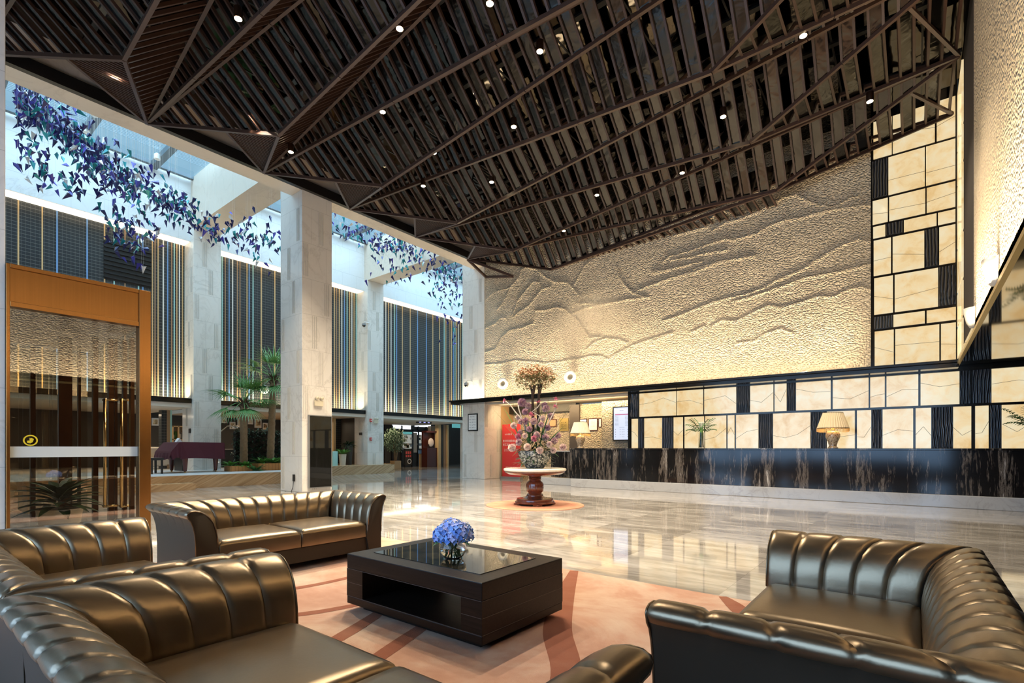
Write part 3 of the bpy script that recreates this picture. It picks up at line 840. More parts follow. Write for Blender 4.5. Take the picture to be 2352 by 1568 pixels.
# ---------------- coffee table
tx0, tx1, ty0, ty1, tz0, tz1 = -3.13, -1.86, 2.085, 2.90, .06, .412
ct = thing('coffee_table', 'black wenge block coffee table with glass inset top and open shelf slot', 'coffee table', ((tx0+tx1)/2, (ty0+ty1)/2, .012))
ox0, ox1, oz0, oz1 = -2.95, -2.02, .115, .305
tf = MB()
m = .13
tf.box(tx0, tx1, ty0, ty1, oz1, tz1-.004)
tf.build('top_frame', M['wenge'], ct, bevel=.006)
MB().box(tx0+m, tx1-m, ty0+m, ty1-m, tz1-.004, tz1).build('glass_top', M['tableglass'], ct)
MB().box(tx0, ox0, ty0, ty1, oz0, oz1).build('end_block', M['wenge'], ct)
MB().box(ox1, tx1, ty0, ty1, oz0, oz1).build('end_block', M['wenge'], ct)
MB().box(tx0, tx1, ty0, ty1, tz0, oz0).build('bottom_shelf', M['wenge'], ct, bevel=.006)
MB().box(tx0+.08, tx1-.08, ty0+.08, ty1-.08, .012, tz0).build('plinth', M['blackfoot'], ct)
gv = MB()
for z in (.115, .21, .305):
    gv.box(tx1-.001, tx1+.0012, ty0+.004, ty1-.004, z-.0015, z+.0015)
    if z > .2 and z < .25:
        gv.box(tx0+.004, ox0, ty0-.0012, ty0+.001, z-.0015, z+.0015); gv.box(ox1, tx1-.004, ty0-.0012, ty0+.001, z-.0015, z+.0015)
    else:
        gv.box(tx0+.004, tx1-.004, ty0-.0012, ty0+.001, z-.0015, z+.0015)
gv.build('grooves', M['groove'], ct)

# ---------------- bowl of blue hydrangea on the table
bp = Vector((-2.42, 2.42, tz1))
hb = thing('hydrangea_bowl', 'round glass bowl of blue hydrangea standing on the coffee table', 'vase of flowers', bp)
prof = [(.0005,.0),(.045,.0),(.072,.018),(.090,.05),(.092,.075),(.080,.108),(.072,.120),(.069,.118),(.077,.105),(.088,.075),(.086,.05),(.068,.021),(.043,.006),(.0005,.006)]
MB().lathe(prof, bp, 36).build('bowl', M['bowlglass'], hb, smooth=True)
MB().lathe([(.0005,.007),(.042,.0075),(.066,.022),(.083,.05),(.0845,.065),(.0005,.065)], bp, 32).build('water', M['water'], hb, smooth=True)
st = MB()
for k in range(9):
    a = k*2.4; st.tube([bp+Vector((.05*math.cos(a), .05*math.sin(a), .012)), bp+Vector((.02*math.cos(a+.5), .02*math.sin(a+.5), .07)), bp+Vector((.05*math.cos(a+1), .05*math.sin(a+1), .15))], .004, 6)
st.build('stems', M['leaf_bright'], hb, smooth=True)
lf = MB()
for a in (-2.6, -1.9, .1, 2.3, 3.6): lf.leaf(bp+Vector((.05*math.cos(a), .05*math.sin(a), .12)), (math.cos(a), math.sin(a), .1), .10, .06, .6)
lf.build('leaves', M['leaf_mid'], hb)
hyd = [M['hyd1'], M['hyd2'], M['hyd3'], M['hyd4']]
heads = [(0,0,.185,.085), (-.062,.03,.165,.068), (.066,-.01,.17,.07), (-.02,-.065,.160,.068), (.03,.066,.168,.068), (-.075,-.035,.145,.055), (.075,.045,.15,.055), (.055,-.06,.145,.055)]
for hx, hy, hz, hr in heads:
    mb = MB(); n = int(95*(hr/.085)**2)
    for i in range(n):
        z = 1-2*(i+.5)/n
        if z < -.55: continue
        a = i*2.39996; r = math.sqrt(1-z*z)
        nrm = Vector((r*math.cos(a), r*math.sin(a), z)); c = bp+Vector((hx, hy, hz))+nrm*hr*rng.uniform(.88, 1.04)
        t1 = nrm.cross(Vector((0,0,1)) if abs(z) < .9 else Vector((1,0,0))).normalized(); t2 = nrm.cross(t1)
        ph = rng.uniform(0, PI); mi = rng.choices((0,1,2,3), (.30,.38,.17,.15))[0]; s = .0165
        for q in range(4):
            d = t1*math.cos(ph+q*PI/2)+t2*math.sin(ph+q*PI/2); e = nrm.cross(d)
            mb.add([c, c+d*s*.6+e*s*.52+nrm*.002, c+d*s*1.25+nrm*.0045, c+d*s*.6-e*s*.52+nrm*.002], [(0,1,2,3)], mi)
    mb.build('flower_head', hyd, hb, recalc=False)
# ---------------- reception desk
dx0, dx1, dy0 = -8.02, 6.7, 12.90
dk = thing('reception_desk', 'long black veined marble reception counter on a white marble plinth', 'reception desk', (-.8, 13.1, 0))
MB().box(dx0, dx1, dy0, dy0+.55, .245, 1.10).build('counter_front', M['blackmarble'], dk, bevel=.004)
MB().box(dx0-.02, dx1, dy0-.025, dy0+.6, 1.10, 1.138).build('countertop', M['blackmarble'], dk, bevel=.005)
MB().box(dx0-.95, dx0, dy0+.42, dy0+.95, .24, 1.03).build('return_counter', M['blackmarble'], dk, bevel=.004)
MB().box(dx0-.98, dx0+.02, dy0+.39, dy0+.98, 1.03, 1.06).build('return_top', M['plinth'], dk)
pb = MB(); pb.box(dx0+.06, dx1, dy0-.05, dy0+.5, 0, .245); pb.box(dx0-1.5, dx0+.06, dy0+.30, dy0+.9, 0, .22)
pb.build('plinth', M['plinth'], dk, bevel=.01)

def table_lamp(name, label, px, y, shade, hs=1.0):
    c = aty(px, 1000, y); c.z = 1.138
    r = thing(name, label, 'lamp', c)
    s = hs
    MB().lathe([(.10*s,0),(.10*s,.02*s),(.085*s,.03*s),(.075*s,.06*s),(.095*s,.14*s),(.135*s,.24*s),(.140*s,.30*s),(.12*s,.355*s),(.06*s,.385*s),(.045*s,.39*s)], c, 28).build('base', M['ceramic'], r, smooth=True, sharp=50)
    MB().lathe([(.042*s,.39*s),(.05*s,.405*s),(.035*s,.42*s),(.02*s,.44*s),(.018*s,.50*s)], c, 16).build('neck', M['brass'], r, smooth=True)
    sh = MB(); n = 72
    for k in range(n):
        a = 2*PI*k/n; ww = .006*s*(1 if k % 2 else -1)
        for rad, z in ((.30*s, .44*s), (.185*s, .78*s)):
            sh.v.append((c.x+(rad+ww)*math.cos(a), c.y+(rad+ww)*math.sin(a), c.z+z))
    for k in range(n):
        a, b_ = 2*k, 2*((k+1) % n); sh.f.append((a, b_, b_+1, a+1)); sh.m.append(0)
    sho = sh.build('shade', M[shade], r, recalc=False)
    rm = MB()
    rm.tube([(c.x+.30*s*math.cos(2*PI*k/32), c.y+.30*s*math.sin(2*PI*k/32), c.z+.44*s) for k in range(33)], .008*s, 6)
    rm.tube([(c.x+.187*s*math.cos(2*PI*k/32), c.y+.187*s*math.sin(2*PI*k/32), c.z+.78*s) for k in range(33)], .006*s, 6)
    rm.build('trim_rings', M['darkbronze'], sho, smooth=True)
    fg = MB()
    for k in range(64):
        a = 2*PI*k/64; L = .075*s*(.8+.4*abs(math.sin(2*a)))
        p = Vector((c.x+.302*s*math.cos(a), c.y+.302*s*math.sin(a), c.z+.44*s))
        fg.bar(p, p+Vector((0,0,-L)), .010*s, .006*s, up=(0,1,0))
    fg.build('fringe', M['fringe'], sho)
    light('lamp_bulb', 'POINT', c+Vector((0,0,.58*s)), 14, (1,.76,.42), shadow_soft_size=.06)
    return r
table_lamp('table_lamp', 'fringed tan pleated lamp with painted vase base before the glowing panels', 1913, 13.08, 'shade', 1.0)
table_lamp('table_lamp', 'cream pleated table lamp on the desk end beside the framed certificates', 1333, 13.20, 'shade_lit', 1.0)

# lily vase
c = aty(1611, 1000, 13.05); c.z = 1.138
lv = thing('lily_vase', 'tall glass vase of green fern and white calla lilies on the desk', 'vase of flowers', c)
MB().lathe([(.0005,.004),(.07,.004),(.075,.012),(.075,.40),(.071,.40),(.070,.02),(.0005,.02)], c, 24).build('glass_vase', M['bowlglass'], lv, smooth=True, sharp=40)
sm = MB()
for k in range(11):
    a = k*2.4; q = Vector((math.cos(a), math.sin(a), 0))
    sm.tube([c+q*.05+Vector((0,0,.02)), c+q*.035+Vector((0,0,.25)), c+q*.03+Vector((0,0,.52))], .008, 6)
sm.build('stems', M['leaf_bright'], lv, smooth=True)
fl = MB()
for k in range(12):
    a = k*2*PI/12+.2; d = Vector((math.cos(a), math.sin(a), .35)); hz = (-.05,.10,.26)[k % 3]
    p0 = c+Vector((0,0,.40)); L = rng.uniform(.34,.44)
    for j in range(7):
        t = .25+.75*j/7; q = p0+Vector((d.x*L*t, d.y*L*t, .12*math.sin(PI*t*.7)+hz*t))
        sd = Vector((-d.y, d.x, 0))
        for sg in (-1, 1): fl.leaf(q, (d.x*.6+sg*sd.x, d.y*.6+sg*sd.y, .05), .17*(1-t*.5), .055, .5, 3)
fl.build('fern_leaves', M['leaf_mid'], lv)
cl = MB()
for k in range(4):
    a = k*1.7; q = c+Vector((.035*math.cos(a), .035*math.sin(a), .5))
    cl.lathe([(.008,0),(.018,.05),(.034,.12),(.045,.15),(.03,.16),(.010,.07)], q, 12)
cl.build('calla_blooms', M['white_petal'], lv, smooth=True)
# edge of another fern at the frame edge
c2 = aty(2370, 1000, 13.05); c2.z = 1.138
lv2 = copy_tree(lv); lv2.location = c2; lv2['label'] = 'green fern vase at the far end of the desk, partly out of frame'

# ---------------- wall display, plaque, certificates
def framed(name, label, cat, px0, px1, py0, py1, y, fm, face, depth=.04, fw=.03):
    a, d = aty(px0, py1, y), aty(px1, py0, y)
    x0, x1, z0, z1 = a.x, d.x, a.z, d.z
    r = thing(name, label, cat, ((x0+x1)/2, y, z0))
    f = MB(); f.box(x0, x1, y-depth, y, z0, z0+fw); f.box(x0, x1, y-depth, y, z1-fw, z1); f.box(x0, x0+fw, y-depth, y, z0+fw, z1-fw); f.box(x1-fw, x1, y-depth, y, z0+fw, z1-fw)
    f.build('frame', fm, r, bevel=.003)
    MB().box(x0+fw, x1-fw, y-depth*.6, y, z0+fw, z1-fw).build('face', face, r)
    return r, x0+fw, x1-fw, z0+fw, z1-fw, y-depth*.6-.002
def glyph_row(mb, x0, x1, z, h, y, n, fill=.75):
    """a row of small strokes standing for characters too small to read"""
    w = (x1-x0)/n
    for i in range(n):
        a = x0+i*w; b_ = a+w*fill
        for k in range(3):
            zz = z+h*(k+.5)/3
            if rng.random() < .85: mb.box(a+rng.uniform(0,.2)*w, b_, y-.001, y, zz-h*.07, zz+h*.07)
        xx = a+w*fill*rng.uniform(.25,.75); mb.box(xx-w*.05, xx+w*.05, y-.001, y, z, z+h)
r, x0, x1, z0, z1, yf = framed('display_screen', 'lit vertical rate board screen in dark frame beside the glowing panels', 'screen', 1409, 1450, 932, 1012, 14.5, M['black'], M['screen'], .07, .035)
W_, Hh = x1-x0, z1-z0
mb = MB(); mb.box(x0+.08*W_, x1, yf-.001, yf, z1-.235*Hh, z1-.20*Hh); mb.build('magenta_bar', M['screenmag'], r)
mb = MB(); glyph_row(mb, x0+.38*W_, x0+.62*W_, z1-.11*Hh, .03*Hh, yf, 4)
for k in range(8):
    z = z1-(.28+.042*k)*Hh; glyph_row(mb, x0+.08*W_, x0+.30*W_, z, .018*Hh, yf, 4); glyph_row(mb, x0+.72*W_, x0+.96*W_, z, .018*Hh, yf, 4)
glyph_row(mb, x0+.36*W_, x0+.68*W_, z1-.63*Hh, .022*Hh, yf, 6)
for k in range(4):
    z = z1-(.70+.075*k)*Hh
    for q in (.08, .38, .50, .62, .85): glyph_row(mb, x0+q*W_, x0+(q+.07)*W_, z, .03*Hh, yf, 1)
mb.build('screen_text', M['screenink'], r)
r, x0, x1, z0, z1, yf = framed('wall_plaque', 'gold plaque on the hammered niche wall', 'plaque', 1286, 1306, 960, 990, YN, M['gold'], M['gold'], .04, .02)
mb = MB(); 
for k, n in ((.30, 3), (.48, 5), (.60, 5), (.80, 4)): glyph_row(mb, x0+.15*(x1-x0), x1-.15*(x1-x0), z1-(k+.06)*(z1-z0), .08*(z1-z0), yf, n)
mb.build('engraving', M['darkbronze'], r)
for lab, a, d, e, f in (('framed certificate half hidden behind the cream desk lamp', 1320, 1349, 961, 990), ('framed certificate between desk lamp and lit screen, showing whole', 1352, 1373, 960, 989), ('narrow framed certificate at the edge of the lit screen pier', 1375, 1382, 960, 981)):
    r, x0, x1, z0, z1, yf = framed('certificate', lab, 'certificate', a, d, e, f, 15.0, M['darkwood'], M['paper'], .03, .022)
    r['group'] = 'framed certificates on the niche pier'
    mb = MB()
    if d-a > 15:
        for k in range(5): glyph_row(mb, x0+.25*(x1-x0), x1-.2*(x1-x0), z1-(.2+.12*k)*(z1-z0), .04*(z1-z0), yf, 6)
        mb.build('print', M['ink'], r)
r, x0, x1, z0, z1, yf = framed('wooden_plaque', 'small wooden plaque half hidden behind the tall flower arrangement', 'plaque', 1262, 1279, 962, 980, YN, M['mahogany'], M['pale_wood'], .04, .02)

# ---------------- uplights on the walls: ring bodies with a recess
def uplight(label, c, out, r=.20, grp='round white uplights on the lobby walls', up=False):
    u = thing('wall_uplight', label, 'wall light', c, group=grp)
    out = Vector(out).normalized()
    prof = [(.001,.0),(r*.55,.0),(r*.9,.04),(r,.10),(r*.97,.15),(r*.85,.165),(r*.52,.15),(r*.45,.10),(r*.40,.09),(.001,.085)]
    mb = MB().lathe(prof, (0,0,0), 28)
    q = Vector((0,0,1)).rotation_difference(out)
    mb.v = [tuple(q @ Vector(p)+c) for p in mb.v]
    mb.build('bowl', M['ringglow'], u, smooth=True, sharp=60)
    mb = MB().lathe([(.001,.098),(r*.40,.098)], (0,0,0), 20); mb.v = [tuple(q @ Vector(p)+c) for p in mb.v]
    mb.build('cap', M['offwhite'], u)
    return u
c = aty(1158, 881, YW-.12); uplight('white round uplight on relief wall beside the marble corner column', c, (.25,-1,.0))
c = aty(1312, 866, YW-.12); uplight('white round uplight on relief wall above the cream desk lamp', c, (.25,-1,.0))
c = atx(607, 895, XF+.1); uplight('white ring light on the striped wall behind the palms', c, (1,-.6,0), .17)
def sconce(label, px, py):
    c = atx(px, py, XR-.01)
    u = thing('wall_sconce', label, 'wall light', c, group='white sconces on the textured side wall')
    mb = MB(); n = 14
    mb.lathe([(.001,-.16),(.06,-.15),(.10,-.08),(.13,.05),(.14,.13),(.12,.13),(.10,.02),(.001,-.02)], (0,0,0), 24)
    mb.v = [(c.x-abs(p[0])*.9, c.y+p[1], c.z+p[2]) if p[0] > 0 else (c.x+p[0]*.9, c.y+p[1], c.z+p[2]) for p in mb.v]
    mb.build('shell', M['ringglow'], u, smooth=True)
sconce('white shell sconce on the textured side wall, the larger nearer one', 2290, 622)
sconce('white shell sconce beside the dark corner return, the smaller one', 2238, 728)

# ---------------- flower arrangement on a pedestal table
fc = Vector((-5.98, 8.30, 0))
md = MB().lathe([(.0005,.0),(.98,.0),(.98,.010),(.0005,.010)], fc, 72).build('round_mat', M['mat'])
tag(md, 'round terracotta mat on the marble floor under the pedestal table', 'mat')
pt = thing('pedestal_table', 'round marble topped pedestal table with carved mahogany column', 'table', fc+Vector((0,0,.01)))
MB().lathe([(.0005,.685),(.60,.685),(.625,.695),(.632,.715),(.625,.735),(.60,.742),(.0005,.742)], fc, 64).build('marble_top', M['tabletop'], pt, smooth=True, sharp=40)
MB().lathe([(.0005,.62),(.52,.62),(.56,.64),(.60,.66),(.605,.684),(.0005,.684)], fc, 64).build('apron', M['mahogany'], pt, smooth=True, sharp=40)
n = 64; cb = MB(); prof = [(.13,.62),(.135,.58),(.115,.565),(.135,.55),(.115,.535),(.135,.52),(.115,.50),(.13,.48),(.165,.45),(.17,.42),(.175,.36),(.165,.28),(.14,.255),(.135,.24),(.155,.225),(.17,.20),(.17,.185),(.19,.17),(.23,.15),(.26,.14)]
for (r_, z) in prof:
    fl_ = .022 if .255 < z < .44 else 0
    for k in range(n):
        a = 2*PI*k/n; rr = r_+fl_*.5*(abs(math.sin(a*12))-.5)
        cb.v.append((fc.x+rr*math.cos(a), fc.y+rr*math.sin(a), z))
for i in range(len(prof)-1):
    for k in range(n): cb.f.append((i*n+k, i*n+(k+1)%n, (i+1)*n+(k+1)%n, (i+1)*n+k)); cb.m.append(0)
cb.build('column', M['mahogany'], pt, smooth=True, sharp=50)
MB().lathe([(.0005,.045),(.39,.045),(.40,.06),(.39,.085),(.37,.09),(.37,.115),(.36,.135),(.30,.145),(.0005,.145)], fc, 48).build('base', M['mahogany'], pt, smooth=True, sharp=40)
for k in range(4):
    a = PI/4+k*PI/2; p = fc+Vector((.33*math.cos(a), .33*math.sin(a), 0))
    MB().box(p.x-.07, p.x+.07, p.y-.07, p.y+.07, .011, .047).build('foot', M['mahogany'], pt, bevel=.01)
vz = .742
va = thing('flower_arrangement', 'tall arrangement of pink and cream globe flowers in a grey pebbled bowl', 'vase of flowers', fc+Vector((0,0,vz)))
B0 = fc+Vector((0,0,vz))
MB().lathe([(.0005,0),(.16,0),(.18,.01),(.23,.08),(.30,.19),(.335,.29),(.335,.34),(.31,.35),(.30,.33),(.25,.30),(.0005,.30)], B0, 44).build('pebbled_bowl', M['pebble'], va, smooth=True, sharp=50)
def fpt(px, py, dd=0.0):          # a point in the plane of the arrangement that faces across the lobby
    return atd(px, py, 10.22+dd)
def globe(px, py, r, kind, dd=-.1):
    c = fpt(px, py, dd); mb = MB(); n = 150
    pal = {'pale': (0,0,0,1), 'pink': (1,1,0,2), 'mauve': (2,2,1,1), 'rose': (3,3,1,3)}[kind]
    mb.ball(c, r*.55, 8, 6, mi=4)
    for i in range(n):
        z = 1-2*(i+.5)/n; a = i*2.39996; q = math.sqrt(1-z*z)
        d = Vector((q*math.cos(a), q*math.sin(a), z)); t1 = d.cross(Vector((.3,.2,1))).normalized(); t2 = d.cross(t1)
        p = c+d*r*rng.uniform(.9, 1.05); s = r*.17; mi = rng.choice(pal)
        mb.add([c+d*r*.5, p+t1*s, p+t2*s+d*s*.4, p-t1*s, p-t2*s+d*s*.4], [(0,1,2),(0,2,3),(0,3,4),(0,4,1)], mi)
    mb.build('globe_flower', [M['al_pale'], M['al_pink'], M['al_mauve'], M['al_rose'], M['al_core']], va, recalc=False)
for px, py, r, k, dd in ((1176,1028,.075,'pale',-.28),(1211,1026,.070,'pale',-.33),(1240,1034,.070,'pale',-.35),(1293,1027,.070,'pale',-.15),(1271,1034,.06,'pale',-.2),
        (1180,977,.065,'pale',-.1),(1192,1015,.065,'pink',-.2),(1190,1002,.06,'rose',-.15),(1195,992,.05,'pink',-.1),(1233,998,.065,'pink',-.25),(1253,1004,.075,'pink',-.2),(1273,1012,.07,'pink',-.1),
        (1199,924,.085,'mauve',0),(1213,932,.07,'pink',.0),(1254,938,.075,'pink',-.05),(1251,930,.06,'mauve',.02),(1208,967,.07,'mauve',-.1),(1226,967,.07,'pink',-.12),(1265,955,.065,'pink',0),(1227,1007,.06,'rose',-.3),(1206,945,.06,'mauve',-.1),(1196,968,.055,'pink',-.15),(1243,975,.06,'pink',-.15),(1258,982,.06,'mauve',-.05),(1247,960,.055,'pale',-.1),(1216,985,.06,'mauve',-.2),(1206,1000,.055,'pale',-.28),(1262,1020,.06,'pale',-.25),(1282,1000,.06,'pink',-.05),(1189,958,.05,'pale',-.05)):
    globe(px, py, r, k, dd)
lb = MB()
for px, py, x2_, y2_, w_ in ((1205,1030,1163,972,.09),(1215,1025,1213,965,.08),(1240,1025,1262,938,.09),(1250,1030,1290,975,.08),(1200,1020,1160,930,.06),(1230,1020,1245,930,.08),(1222,1025,1250,950,.08),(1198,1020,1140,935,.035),(1255,1020,1308,925,.035),(1248,1020,1300,930,.03),(1190,1025,1178,905,.03),(1240,1020,1258,915,.025),(1200,1028,1175,1045,.08),(1255,1030,1285,1045,.08)):
    a, e = fpt(px, py, 0), fpt(x2_, y2_, rng.uniform(-.25,.2)); d = e-a
    lb.leaf(a, d, d.length*1.05, w_, .25, 7, shape=.6)
lb.build('blade_leaves', M['leaf_mid'], va)
fo = MB()
for i in range(420):
    a = rng.uniform(0, 2*PI); rr = rng.uniform(.1,.50); z = rng.uniform(.27,.90)-rr*.45
    p = B0+Vector((rr*.6*math.cos(a), rr*.6*math.sin(a), z)); fo.leaf(p, (math.cos(a), math.sin(a), rng.uniform(-.3,.6)), rng.uniform(.10,.2), rng.uniform(.03,.07), .5, 3)
fo.build('foliage', M['leaf_dark'], va)
tw_ = MB()
for pts in (((1215,1000),(1200,965),(1183,945),(1172,930),(1160,920)), ((1228,990),(1240,955),(1222,945),(1235,935),(1242,925)), ((1250,1000),(1258,975),(1268,955),(1276,940),(1278,922)), ((1208,1000),(1205,980),(1192,940),(1190,930))):
    tw_.tube([fpt(a, b_, -.05-.02*i) for i, (a, b_) in enumerate(pts)], [.016,.014,.012,.010,.007][:len(pts)], 6)
tw_.build('pale_twigs', M['twig'], va, smooth=True)
bl = MB()
for px, py in ((1157,921),(1236,922),(1276,916),(1275,934),(1219,952),(1223,953)):
    c = fpt(px, py, -.12)
    for i in range(14):
        d = Vector((rng.uniform(-1,1), rng.uniform(-1,1), rng.uniform(-.4,1))).normalized(); bl.leaf(c, d, .07, .035, .2, 3)
bl.build('orchid_blooms', M['al_rose'], va)
# small topiary tree rising from the bowl
tk = MB()
for pts in (((1225,1010),(1224,950),(1223,905),(1218,885)), ((1224,905),(1228,885)), ((1237,1005),(1236,940),(1238,900),(1236,882)), ((1238,905),(1244,880))):
    tk.tube([fpt(a, b_, .05) for a, b_ in pts], [.032,.030,.024,.014][:len(pts)], 8)
tko = tk.build('topiary_trunk', M['trunk_dark'], va, smooth=True)
cr = MB()
for i in range(1500):
    c = fpt(1229, 866, .05); d = Vector((rng.gauss(0,1), rng.gauss(0,1), rng.gauss(0,.75)))
    d = d.normalized()*(rng.random()**.45); 
    p = c+Vector((d.x*.43, d.y*.43, d.z*.27)); rust = 1 if (d.z > .1 and rng.random() < .62) or rng.random() < .22 else 0
    a = rng.uniform(0, 2*PI); cr.leaf(p, (math.cos(a), math.sin(a), rng.uniform(-.5,.5)), .065, .05, .3, 2, mi=rust)
cr.build('topiary_crown', [M['leaf_olive'], M['leaf_rust']], tko, recalc=False)

# ---------------- roll-up banner behind, corner-column notice, small floor plant
bn0 = aty(1152, 1098, 14.75); bn1 = aty(1206, 965, 14.75)
bn = thing('roll_up_banner', 'red roll-up banner with white lettering beside the corner column', 'banner', (bn0.x+.3, 14.75, 0))
bx0, bx1 = bn0.x+.04, bn0.x+.90
MB().box(bx0, bx1, 14.74, 14.75, .08, 2.02).build('banner_sheet', M['red'], bn)
MB().box(bx0-.03, bx1+.03, 14.66, 14.86, 0, .08).build('banner_base', M['grey'], bn)
mb = MB()
for z, h, nn, w0, w1 in ((1.62,.06,5,.15,.55),(1.36,.09,8,.05,.95),(1.22,.09,8,.05,.95),(1.08,.03,12,.1,.9),(1.02,.03,12,.1,.9),(.42,.03,8,.2,.8)):
    glyph_row(mb, bx0+w0*(bx1-bx0), bx0+w1*(bx1-bx0), z, h, 14.738, nn)
mb.build('banner_lettering', M['paper'], bn)
a, d = aty(1076, 990, 13.92), aty(1098, 949, 13.92)
nt_ = thing('notice_board', 'white notice in black frame hung on the corner column', 'notice', ((a.x+d.x)/2, 13.92, a.z))
MB().box(a.x, d.x, 13.885, 13.918, a.z, d.z).build('frame', M['black'], nt_, bevel=.004)
MB().box(a.x+.045, d.x-.045, 13.881, 13.89, a.z+.045, d.z-.045).build('sheet', M['paper'], nt_)
mb = MB()
for k in range(4):
    z = d.z-.24-.1*k
    glyph_row(mb, a.x+.08, a.x+.18, z, .04, 13.880, 3); glyph_row(mb, a.x+.21, d.x-.08, z, .04, 13.880, 3)
glyph_row(mb, a.x+.13, d.x-.13, d.z-.13, .025, 13.880, 4)
mb.build('print', M['ink'], nt_)
def cctv(label, p, dirn):
    r = thing('dome_camera', label, 'camera', p)
    MB().tube([p, p+Vector(dirn)*.28, p+Vector(dirn)*.30+Vector((0,0,-.06))], .02, 8).build('bracket', M['white'], r, smooth=True)
    q = p+Vector(dirn)*.30+Vector((0,0,-.06))
    MB().lathe([(.03,.0),(.085,-.03),(.085,-.10),(.0005,-.10)], q, 20).build('housing', M['grey'], r, smooth=True, sharp=50)
    MB().ball((q.x,q.y,q.z-.10), .075, 14, 8).build('dome', M['blackglass'], r, smooth=True)
p = aty(1084, 876, 13.92); cctv('white dome camera on the corner column above the ledge', p, (0,-1,0))
p = atx(848, 742, XFC); cctv('dome camera on the far column between the striped bays', p, (.1,-1,0))

# ---------------- black advertising display on the main column, emergency lamp, outlet
a, d = atx(707, 1117, XB+.01), atx(760, 967, XB+.01)
ad = thing('advert_display', 'tall switched-off black display panel mounted on the main marble column', 'display', (XB, (a.y+d.y)/2, a.z))
MB().box(XB+.012, XB+.07, a.y, d.y, .10, 2.0).build('silver_frame', M['grey'], ad, bevel=.004)
MB().box(XB+.066, XB+.075, a.y+.025, d.y-.025, .125, 1.975).build('black_screen', M['blackglass'], ad)
def twinlamp(label, p, axis):
    r = thing('emergency_light', label, 'emergency light', p)
    ax = Vector(axis); sx = Vector((-ax.y, ax.x, 0))
    def bx(mb, cx, cz, w, h, dpt):
        c = p+sx*cx+Vector((0,0,cz))
        q = [c-sx*w/2, c+sx*w/2]
        mb.bar(c+ax*.012, c+ax*(dpt+.012), w, h)
    m1 = MB(); bx(m1, 0, 0, .24, .15, .06); m1.build('battery_box', M['offwhite'], r, bevel=.006)
    m2 = MB()
    for s_ in (-.07, .07):
        c = p+sx*s_+Vector((0,0,.13)); m2.tube([c+ax*.02, c+ax*.10], [.03,.045], 12)
    m2.build('lamp_heads', M['offwhite'], r, smooth=True)
twinlamp('twin-head emergency light on the warm face of the main column', atx(730, 926, XB), (1,0,0))
twinlamp('twin-head emergency light on the far column near the red alarm', atx(862, 968, XFC), (1,0,0))
def alarm(label, px, py):
    p = atx(px, py, XFC); r = thing('fire_alarm', label, 'fire alarm', p, group='red fire alarm devices on the far column')
    MB().box(XFC+.002, XFC+.05, p.y-.06, p.y+.06, p.z-.07, p.z+.07).build('housing', M['redplastic'], r, bevel=.01)
    MB().box(XFC+.05, XFC+.055, p.y-.025, p.y+.025, p.z-.02, p.z+.02).build('button', M['white'], r)
alarm('upper red fire alarm on the far column, beside the emergency light', 851, 965)
alarm('lower red fire alarm call point on the far column', 851, 1008)
p = aty(676, 1097, 6.88)
ol = thing('wall_outlet', 'black plug in an outlet low on the white face of the main column', 'outlet', p)
MB().box(p.x-.06, p.x+.06, 6.858, 6.869, p.z-.09, p.z+.09).build('socket_plate', M['black'], ol, bevel=.004)
pts = [Vector((p.x, 6.855, p.z-.09)), Vector((p.x-.02, 6.85, p.z-.25)), Vector((p.x-.12, 6.84, p.z-.42)), Vector((p.x-.22, 6.845, p.z-.47)), Vector((p.x-.30, 6.84, p.z-.38)), Vector((p.x-.42, 6.845, p.z-.36))]
MB().tube(pts, .008, 6).build('cable', M['black'], ol, smooth=True)
p = aty(437, 989, 6.87); sw = MB().box(p.x-.08, p.x+.08, 6.845, 6.858, p.z-.08, p.z+.08).build('wall_switch', M['black'], bevel=.004); tag(sw, 'black switch plate on the far column behind the piano', 'switch')
p = aty(829, 996, 13.92); sw = MB().box(p.x-.12, p.x+.12, 13.895, 13.908, p.z-.06, p.z+.06).build('wall_switch', M['black'], bevel=.004); tag(sw, 'black double switch plate on the far column near the alarms', 'switch')
# ---------------- glass entrance vestibule with bronze frame
XG = -8.30
ga, gb = .985, 2.41
dr = struct(thing('door_1', 'bronze framed glass entrance vestibule beside the marble column', 'door', (XG, (ga+gb)/2, 0), kind='structure'))
zt, zh = 2.80, 3.30
MB().box(XG-.10, XG+.05, gb-.135, gb, 0, zh).build('frame_post', M['bronze'], dr, bevel=.006)
MB().box(XG-.10, XG+.03, ga, ga+.035, 0, zh).build('frame_post', M['bronze'], dr, bevel=.004)
MB().box(XG-.10, XG+.02, ga+.035, gb-.135, zt+.06, zh-.05).build('header_panel', M['bronze'], dr)
hm = MB(); hm.box(XG-.1, XG+.04, ga+.035, gb-.135, zh-.05, zh); hm.box(XG-.1, XG+.04, ga+.035, gb-.135, zt, zt+.06); hm.build('header_rails', M['bronze'], dr, bevel=.004)
MB().box(XG-.03, XG-.022, ga+.035, gb-.135, .0, zt).build('glass_pane', M['pane'], dr)
MB().box(XG-.0215, XG-.020, ga+.036, gb-.136, 1.035, 1.165).build('frosted_band', M['frost'], dr)
p = atx(70, 1011, XG-.02)
mb = MB(); n = 28
for k in range(n):
    a0, a1 = 2*PI*k/n, 2*PI*(k+1)/n
    mb.add([(XG-.019, p.y+r*math.cos(a), p.z+r*math.sin(a)) for r, a in ((.066,a0),(.066,a1),(.052,a1),(.052,a0))], [(0,1,2,3)])
mb.add([(XG-.019, p.y+q, p.z+w) for q, w in ((-.03,-.03),(.0,-.035),(.02,-.02),(.03,.015),(.012,.03),(-.012,.022),(-.005,.0),(-.03,-.005))], [tuple(range(8))])
mb.build('round_sticker', M['yellow'], dr, recalc=False)
